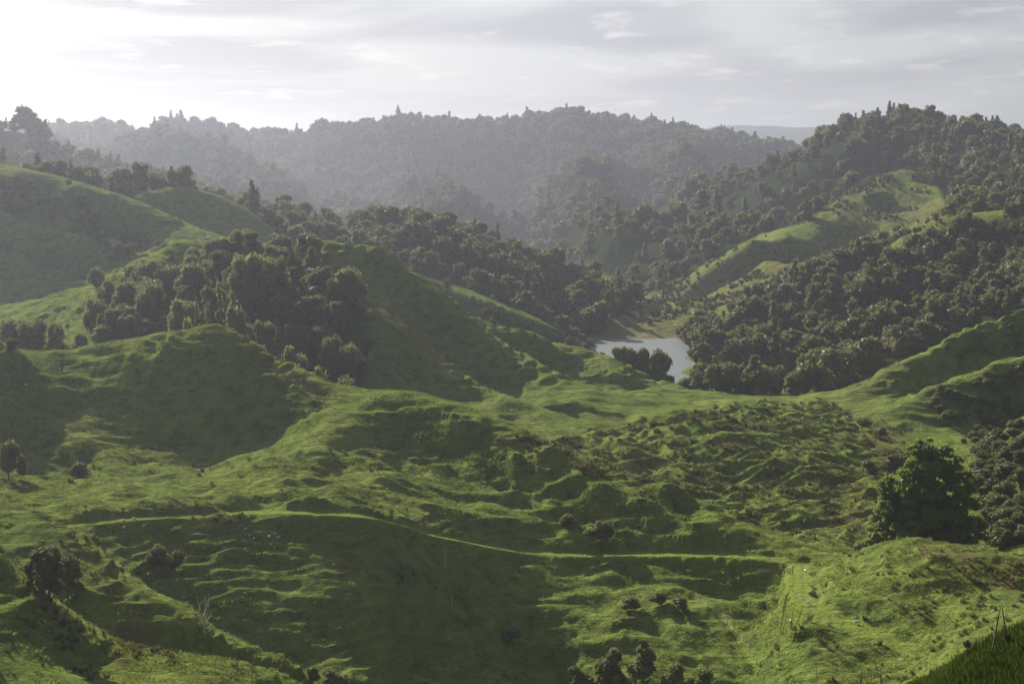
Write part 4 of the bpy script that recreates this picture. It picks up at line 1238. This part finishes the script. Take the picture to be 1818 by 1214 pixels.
# scrub on the right hand slopes: separate bushes, several forms
def bushes(n, poly, dmin, dmax, hr, label, group, seed, kinds=('shrub','dshrub')):
    rng = np.random.default_rng(seed); k = 0; tries = 0
    xs = [p[0] for p in poly]; ys = [p[1] for p in poly]
    spots = []; dmid = 0.5*(dmin+dmax)
    while k < n and tries < n*12:
        tries += 1
        px, py = rng.uniform(min(xs), max(xs)), rng.uniform(min(ys), max(ys))
        if not inpoly(np.array([px]), np.array([py]), poly)[0]: continue
        p = hit(px, py, dmin, dmax)
        if p is None: continue
        if any((p[0]-s[0])**2+(p[1]-s[1])**2 < (hr[0]*0.55)**2 for s in spots): continue
        spots.append(p)
        kd = kinds[rng.integers(len(kinds))]
        S, Fm = PT[kd][rng.integers(len(PT[kd]))]
        h = rng.uniform(*hr); w = h*rng.uniform(0.9,1.5)
        r = root('shrub', (p[0],p[1],p[2]-0.1), rng.uniform(0,6.28), (w,w,h))
        link('stem', S, r); link('foliage', Fm, r)
        look = ('tall ' if h > hr[0]+0.66*(hr[1]-hr[0]) else 'low ' if h < hr[0]+0.33*(hr[1]-hr[0]) else 'middling ')+('greyish ' if kd == 'shrub' else 'dark green ')
        zn = 'upper ' if p[1] > dmid else 'lower '
        tag(r, look+'scrub bush on the '+zn+label, 'bush', look+group+', '+zn.strip()+' part'); k += 1
bushes(95, [(1728,850),(1745,800),(1818,742),(1818,985),(1775,985),(1750,930)], 350, 460, (0.9,3.9), 'brown slope right of the big tree', 'scrub bushes right of the big tree', 31)
bushes(50, [(1640,705),(1700,690),(1818,655),(1818,735),(1745,790),(1690,790),(1660,760)], 470, 570, (1.8,3.6), 'face of the front grass ridge at right', 'scrub bushes on the lower right ridge', 32)
bushes(14, [(1680,620),(1818,575),(1818,620),(1700,660)], 560, 640, (1.6,3.0), 'face of the back grass ridge at right', 'scrub bushes on the upper right ridge', 33, ('dshrub',))
bushes(12, [(480,540),(640,520),(660,600),(640,690),(600,640),(500,640)], 505, 610, (1.6,3.2), 'part of the wooded hollow', 'low bushes in the wooded hollow', 34, ('dshrub',))

M_TUS = leaf_material('tussock_leaf', (0.085,0.130,0.028), (0.165,0.200,0.048), (0.13,0.135,0.045), 0.3)
bushes(50, [(0,318),(60,322),(130,335),(200,372),(250,410),(215,432),(140,405),(60,385),(0,372)], 700, 830, (1.5,4.0), 'face of the folded left hill', 'scrub bushes on the folded left hill', 35, ('dshrub','dshrub','shrub'))
bushes(18, [(240,420),(300,430),(300,470),(200,470),(150,450)], 690, 860, (2.0,4.5), 'gully between the left hills', 'scrub bushes in the left gully', 36, ('dshrub',))
# rushes and tussocks nobody could count
def tuft_mesh(seed, n, h, spread, mat, name):
    rng = np.random.default_rng(seed); B = Build()
    for k in range(n):
        a = rng.uniform(0,6.28); r = spread*math.sqrt(rng.uniform()); l = h*rng.uniform(0.6,1.1); lean = rng.uniform(0.1,0.6)
        b = np.array((r*math.cos(a), r*math.sin(a), -0.05)); t = b+np.array((math.cos(a)*lean*l, math.sin(a)*lean*l, l))
        s = np.array((-math.sin(a), math.cos(a), 0))*rng.uniform(0.05,0.10)*h
        m = (b+t)*0.5+np.array((0,0,0.12*l))
        B.add([b-s, b+s, m+s*0.8, m-s*0.8, t], [(0,1,2,3),(3,2,4,4)], 0)
    return B.mesh(name, [mat])
RUSH = [tuft_mesh(1,30,0.9,0.30,M_RUSH,'rush'), tuft_mesh(2,34,0.75,0.42,M_RUSH,'rush'), tuft_mesh(3,26,0.7,0.3,M_SCRUB,'rush')]
dens = np.zeros_like(Z)
def adddens(poly, a, b, v):
    global dens
    dens = np.maximum(dens, v*blur(area(poly, a, b), 3))
adddens([(1340,1214),(1400,1090),(1440,1010),(1600,955),(1830,1000),(1830,1140),(1640,1214)], 225, 335, 0.55)
adddens([(-20,960),(240,1170),(200,1214),(-20,1214)], 190, 262, 0.9)
adddens([(140,1190),(260,1150),(540,1214),(140,1240)], 205, 240, 0.35)
adddens([(940,800),(1060,770),(1300,720),(1480,715),(1560,800),(1600,900),(1560,1000),(1440,1000),(1250,930),(1100,860)], 360, 600, 0.75)
adddens([(180,890),(430,895),(430,925),(180,925)], 318, 350, 0.9)
adddens([(600,1000),(900,1012),(900,1040),(600,1030)], 298, 330, 0.9)
adddens([(-20,800),(560,800),(940,815),(1260,985),(640,905),(-20,930)], 310, 410, 0.04)
adddens([(200,1090),(260,1080),(340,1170),(180,1190)], 220, 262, 0.9)
dens = np.maximum(dens, 0.9*brown*(Yg < 560))
dens *= (1-track)
rr_ = np.random.default_rng(8)
ny = 90000
y = np.sqrt(rr_.uniform((195+Y0)**2, (600+Y0)**2, ny))-Y0; x = rr_.uniform(-0.27,0.27,ny)*(y+Y0)
clump = fbm(x, y, 7, 2, 301)+0.4*fbm(x, y, 30, 2, 302)
pk = sample(dens, x, y)*(0.06+1.7*sstep(0.15, 0.8, clump))
m = rr_.uniform(size=ny) < pk
x, y = x[m], y[m]; z = ground(x, y)
s = rr_.uniform(0.4,1.0,len(x))*np.where(y > 372, 1.7, 1.0)
print('rushes', len(x))
stuff_scatter('rushes', 'dark rush and tussock tufts dotted over the grass slopes', np.stack([x,y,z],1), np.stack([s,s,s*0.9],1),
              np.stack([np.zeros(len(x)),np.zeros(len(x)),rr_.uniform(0,6.28,len(x))],1), rr_.integers(0,3,len(x)), RUSH)
# small grass tussocks all over the pasture
TUS = [tuft_mesh(41,12,0.42,0.34,M_TUS,'tussock'), tuft_mesh(42,12,0.50,0.30,M_TUS,'tussock'), tuft_mesh(43,10,0.36,0.4,M_TUS,'tussock')]
ny = 230000
y = np.sqrt(rr_.uniform((205+Y0)**2, (520+Y0)**2, ny))-Y0; x = rr_.uniform(-0.27,0.27,ny)*(y+Y0)
clump = fbm(x, y, 5, 2, 311)+0.5*fbm(x, y, 24, 2, 312)
m = (rr_.uniform(size=ny) < sstep(-0.25, 0.8, clump)) & (sample(pf, x, y) > 0.5) & (sample(track, x, y) < 0.3)
x, y = x[m], y[m]; z = ground(x, y); s = rr_.uniform(0.5,1.15,len(x))
print('tussocks', len(x))
stuff_scatter('grass_tussocks', 'short rough grass tussocks covering the sheep pasture', np.stack([x,y,z],1), np.stack([s*1.3,s*1.3,s*0.8],1),
              np.stack([np.zeros(len(x)),np.zeros(len(x)),rr_.uniform(0,6.28,len(x))],1), rr_.integers(0,3,len(x)), TUS)
# long grass on the near bank
M_GRASS = leaf_material('grass_blade', (0.040,0.062,0.016), (0.075,0.105,0.028), (0.060,0.080,0.022), 0.2)
GR = [tuft_mesh(21,26,0.34,0.30,M_GRASS,'grass'), tuft_mesh(22,26,0.28,0.34,M_GRASS,'grass')]
ng_ = 14000
y = rr_.uniform(56,74,ng_); x = rr_.uniform((1500-CX)/FPX,(1990-CX)/FPX,ng_)*y
z = ground(x, y); s = rr_.uniform(0.6,1.25,ng_)
stuff_scatter('bank_grass', 'long dark grass on the shaded near bank', np.stack([x,y,z],1), np.stack([s,s,s],1),
              np.stack([np.zeros(ng_),np.zeros(ng_),rr_.uniform(0,6.28,ng_)],1), rr_.integers(0,2,ng_), GR)

# ------------------------------------------------------------------ small things
# dead tree on the spur
def dead_tree():
    p = hit(362, 1124, 240, 300); s = p[1]/FPX
    r = root('dead_tree', (p[0],p[1],p[2]-0.1), 0.0)
    tag(r, 'pale leafless dead tree standing on the grassy spur at lower left', 'dead tree')
    T = Build(); v, f = tube([(0,0,0),(0.05,0,1.2),(-0.1,0.1,2.6)], [0.22,0.18,0.12], 8); T.add(v, f)
    link('trunk', T.mesh('dead_trunk', [M_DEAD]), r)
    rng = np.random.default_rng(3)
    for k, (dx, dz, z0) in enumerate([(-0.75,5.2,1.6),(-0.25,4.3,2.0),(0.25,5.0,2.4),(0.95,4.4,1.4),(1.1,3.1,1.0),(-0.9,2.6,1.1),(0.6,5.4,2.2),(1.6,1.7,0.6)]):
        B = Build(); dy = rng.uniform(-0.8,0.8)
        pts = [(0,0,z0),(dx*0.45+rng.normal()*0.06,dy*0.4,z0+(dz-z0)*0.4),(dx*0.75+rng.normal()*0.1,dy*0.8,z0+(dz-z0)*0.72),(dx,dy,dz)]
        v, f = tube(pts, [0.11,0.075,0.05,0.02], 5); B.add(v, f)
        v, f = tube([pts[2],(pts[2][0]+0.3*rng.normal(),pts[2][1],pts[2][2]+0.7)], [0.04,0.012], 4); B.add(v, f)
        link('branch', B.mesh('dead_branch', [M_DEAD]), r)
dead_tree()
# bare pole on the terraced slope
def bare_pole():
    p = hit(790, 1008, 290, 360)
    B = Build(); v, f = tube([(0,0,-0.3),(0.03,0,1.6),(0.02,0.03,3.2)], [0.10,0.085,0.06], 8); B.add(v, f)
    o = link('bare_pole', B.mesh('bare_pole', [M_DEAD])); o.location = p
    tag(o, 'thin bare grey pole standing on the terraced slope below the track', 'pole')
    p = hit(803, 1078, 285, 360)
    B = Build(); v, f = tube([(0,0,-0.3),(-0.05,0,1.0),(-0.12,0.03,2.2)], [0.12,0.10,0.05], 8); B.add(v, f)
    v, f = tube([(-0.05,0,1.1),(0.25,0,1.7)], [0.05,0.02], 5); B.add(v, f)
    o = link('dead_stump', B.mesh('dead_stump', [M_DEAD])); o.location = p
    tag(o, 'short pale dead stem in the shade below the bare pole', 'dead stem')
bare_pole()
p = hit(110, 660, 400, 460)
if p:
    B = Build(); v, f = tube([(0,0,-0.3),(0.1,0,2.0),(0.45,0,4.2)], [0.16,0.12,0.05], 7); B.add(v, f)
    v, f = tube([(0.12,0,2.2),(-0.4,0,3.0)], [0.06,0.02], 5); B.add(v, f)
    o = link('dead_tree', B.mesh('dead_tree', [M_POST])); o.location = p
    tag(o, 'dark leaning dead stem on the sunny left flank of the conical hill', 'dead tree')
# post and rail fence on the saddle
def saddle_fence():
    pts = [hit(px, py, 300, 360) for px, py in [(1334+73*k/15, 1018.5-0.6*math.sin(k/5)) for k in range(16)]]
    r = root('fence', pts[0])
    tag(r, 'short post and rail fence across the grass saddle', 'fence')
    q = np.array(pts)-np.array(pts[0])
    pm = Build(); v, f = tube([(0,0,-0.2),(0,0,0.5),(0,0,0.95)], [0.06,0.055,0.05], 6); pm.add(v, f); pm = pm.mesh('fence_post', [M_POST])
    for k in range(16):
        o = link('post', pm, r); o.location = q[k]; o.scale = (1,1,1.0+(0.35 if k == 15 else 0))
    for h in (0.35, 0.8):
        B = Build()
        v, f = tube([tuple(a+np.array((0,-0.07,h))) for a in q], [0.03]*16, 4); B.add(v, f)
        link('rail', B.mesh('fence_rail', [M_POST]), r)
saddle_fence()
# boundary fence down the ridge at the right of the basin
def wire_fence(pix, dmin, dmax, label, n):
    a = np.array(pix, float); t = np.linspace(0, len(a)-1, n)
    pts = []
    for k in t:
        i = min(int(k), len(a)-2); p = a[i]+(a[i+1]-a[i])*(k-i); h = hit(p[0], p[1], dmin, dmax)
        if h: pts.append(h)
    r = root('wire_fence', pts[0]); tag(r, label, 'fence')
    q = np.array(pts)-np.array(pts[0])
    pm = Build(); v, f = tube([(0,0,-0.2),(0,0,1.05)], [0.055,0.045], 5); pm.add(v, f); pm = pm.mesh('fence_post', [M_POST])
    for k in range(len(q)):
        o = link('post', pm, r); o.location = q[k]
    for h in (0.4, 0.9):
        B = Build(); v, f = tube([tuple(p+np.array((0,0,h))) for p in q], [0.012]*len(q), 3); B.add(v, f)
        link('wire', B.mesh('fence_wire', [M_WIRE]), r)
wire_fence([(1232,1062),(1285,1100),(1330,1157),(1355,1200)], 285, 350, 'wire fence running down the lower slope left of the knoll', 14)
wire_fence([(700,478),(780,538),(860,600),(930,652)], 560, 640, 'wire fence along the far ridge of the wooded hill', 18)
wire_fence([(1600,718),(1660,690),(1740,660),(1812,634)], 500, 570, 'wire fence along the lower grass ridge at the right', 14)
# stalks on the near bank
def stalk(pa, pb, d, rad, label, knots=()):
    A_ = np.array(P(pb[0], pb[1], d)); B_ = np.array(P(pa[0], pa[1], d))
    gz = float(ground(np.array(A_[0]), np.array(d)))
    base = np.array((A_[0], d, min(gz, A_[2]+CAMZ)-0.1)); top = np.array((B_[0], d, B_[2]+CAMZ))
    q = [np.zeros(3), (top-base)*0.35+np.array((0.02,0,0)), (top-base)*0.7, top-base]
    Bd = Build(); v, f = tube(q, [rad, rad*0.9, rad*0.7, rad*0.35], 6); Bd.add(v, f)
    rng = np.random.default_rng(int(pa[0]))
    for kf, kr in knots:
        c = (top-base)*kf
        cc, n3 = lobe_points(rng, [(c[0],c[1],c[2],kr,kr,kr)], 60, 0.3); v, f = leaf_quads(rng, cc, n3, kr*0.7); Bd.add(v, f)
    for kf in (0.4, 0.75):
        c = (top-base)*kf; v, f = tube([c, c+np.array((rng.normal()*0.15, 0.05, 0.16))], [rad*0.5, rad*0.2], 4); Bd.add(v, f)
    o = link('dead_stalk', Bd.mesh('dead_stalk', [M_POST])); o.location = base
    tag(o, label, 'plant stalk', 'dark stalks on the near bank')
stalk((1776,1077), (1758,1142), 65.9, 0.040, 'tall thin dark stalk leaning right on the near bank')
stalk((1779,1077), (1791,1140), 65.6, 0.040, 'tall thin dark stalk leaning left with a dark clump low on it', ((0.32,0.13),))
stalk((1738,1126), (1737,1154), 67.0, 0.020, 'short upright stalk left of the two tall leaning stalks')
stalk((1717,1140), (1720,1162), 67.4, 0.030, 'short dark stalk with a bushy head at the bank edge', ((0.9,0.14),(0.5,0.12)))
stalk((1530,1186), (1521,1232), 72.5, 0.045, 'leaning dark stalk at the bottom edge right of centre')
stalk((1564,1184), (1564,1232), 72.0, 0.040, 'straight dark stalk at the bottom edge right of centre')
stalk((1449,1182), (1459,1260), 74.0, 0.025, 'thin faint stalk at the bottom edge left of the other stalks')

# sheep
def sheep_mesh():
    bm_v, me = [], bpy.data.meshes.new('sheep')
    B = Build(); rng = np.random.default_rng(2)
    # body lofted from rings along x, running into neck and head: one surface
    rings = [(-0.52,0.62,0.05,0.06),(-0.48,0.62,0.20,0.20),(-0.30,0.62,0.27,0.27),(0.0,0.61,0.28,0.27),(0.26,0.64,0.25,0.26),(0.42,0.72,0.16,0.19),(0.54,0.82,0.11,0.12),(0.64,0.86,0.10,0.10),(0.76,0.81,0.07,0.075),(0.86,0.77,0.045,0.05),(0.88,0.77,0.01,0.01)]
    seg = 12; v = []
    for x, z, ry, rz in rings:
        for k in range(seg):
            a = 6.2832*k/seg; j = 1+rng.uniform(-0.04,0.04)
            v.append((x, ry*j*math.cos(a), z+rz*j*math.sin(a)))
    f = [(i*seg+k, i*seg+(k+1)%seg, (i+1)*seg+(k+1)%seg, (i+1)*seg+k) for i in range(len(rings)-1) for k in range(seg)]
    B.add(v, f, 0)
    for sx, sy in ((-0.34,0.13),(-0.34,-0.13),(0.28,0.12),(0.28,-0.12)):
        kx = -0.05 if sx < 0 else 0.02
        v, f = tube([(sx,sy,0.52),(sx-kx,sy,0.30),(sx+kx*0.6,sy,0.15),(sx,sy,-0.02)], [0.085,0.05,0.035,0.04], 7); B.add(v, f, 1)
    for sy in (1,-1):
        v, f = tube([(0.62,0.08*sy,0.90),(0.60,0.20*sy,0.88)], [0.035,0.012], 5); B.add(v, f, 1)
    return B.mesh('sheep', [M_WOOL, M_FACE])
SH = sheep_mesh()
for px, py, rz, sc, lab in [
   (1435,1073,0.4,0.75,'white sheep beside the top bend of the knoll track'),(1485,1093,2.6,0.75,'white sheep half way down the knoll track'),
   (1519,1108,0.2,0.75,'white sheep lowest on the knoll track'),(1403,1108,1.2,0.7,'white sheep on the tussocky slope left of the knoll track'),
   (1430,1016,2.0,0.7,'white sheep on the saddle beside the fence'),
   (46,686,1.0,0.8,'single white sheep in the shade left of the conical hill')]:
    p = hit(px, py)
    o = link('sheep', SH); o.location = p; o.rotation_euler = (0,0,rz); sc *= 0.85; o.scale = (sc,sc,sc)
    tag(o, lab, 'sheep', 'sheep on the hills')
# pale rocks
def rock_mesh(seed):
    rng = np.random.default_rng(seed); B = Build()
    v, f = core_mesh(rng, [(0,0,0.12,0.5,0.34,0.3),(0.25,0.1,0.06,0.3,0.25,0.2)], 1.0, 8, 6); B.add(v, f)
    return B.mesh('rock', [M_ROCK])
RK = [rock_mesh(k) for k in range(3)]
for px, py, sc, lab in [
   (436,942,0.9,'topmost pale rock on the shaded slope below the track'),(443,953,0.8,'pale rock just below the topmost one on the shaded slope'),
   (451,959,1.0,'lowest bright rock of the three in a row on the shaded slope'),(398,973,0.8,'lone pale rock left of the others on the shaded slope'),
   (436,975,0.7,'faint rock lowest on the shaded slope'),(478,955,1.2,'left brownish rock of the rock pile below the track'),(488,948,1.0,'upper brownish rock of the rock pile below the track'),
   (494,956,1.2,'right brownish rock of the rock pile below the track'),(219,925,1.0,'pale rock beside the left end of the track'),
   (220,937,0.9,'pale rock just under the left end of the track'),(238,922,1.1,'pinkish rock right of the pale track rocks'),
   (296,920,0.7,'small pale rock by the track near the rush patch'),(592,1005,0.8,'pale rock at the left of the reddish rush strip'),
   (915,1137,0.6,'small pale rock on the lower terraced slope'),(942,1144,0.5,'tiny pale rock right of the one on the lower slope'),
   (232,1085,0.5,'small white rock on the grass spur at lower left')]:
    p = hit(px, py)
    o = link('rock', RK[int(px) % 3]); o.location = p; o.rotation_euler = (0,0,px*0.7); sc *= 0.7; o.scale = (sc,sc,sc)
    tag(o, lab, 'rock', 'pale rocks on the slopes')
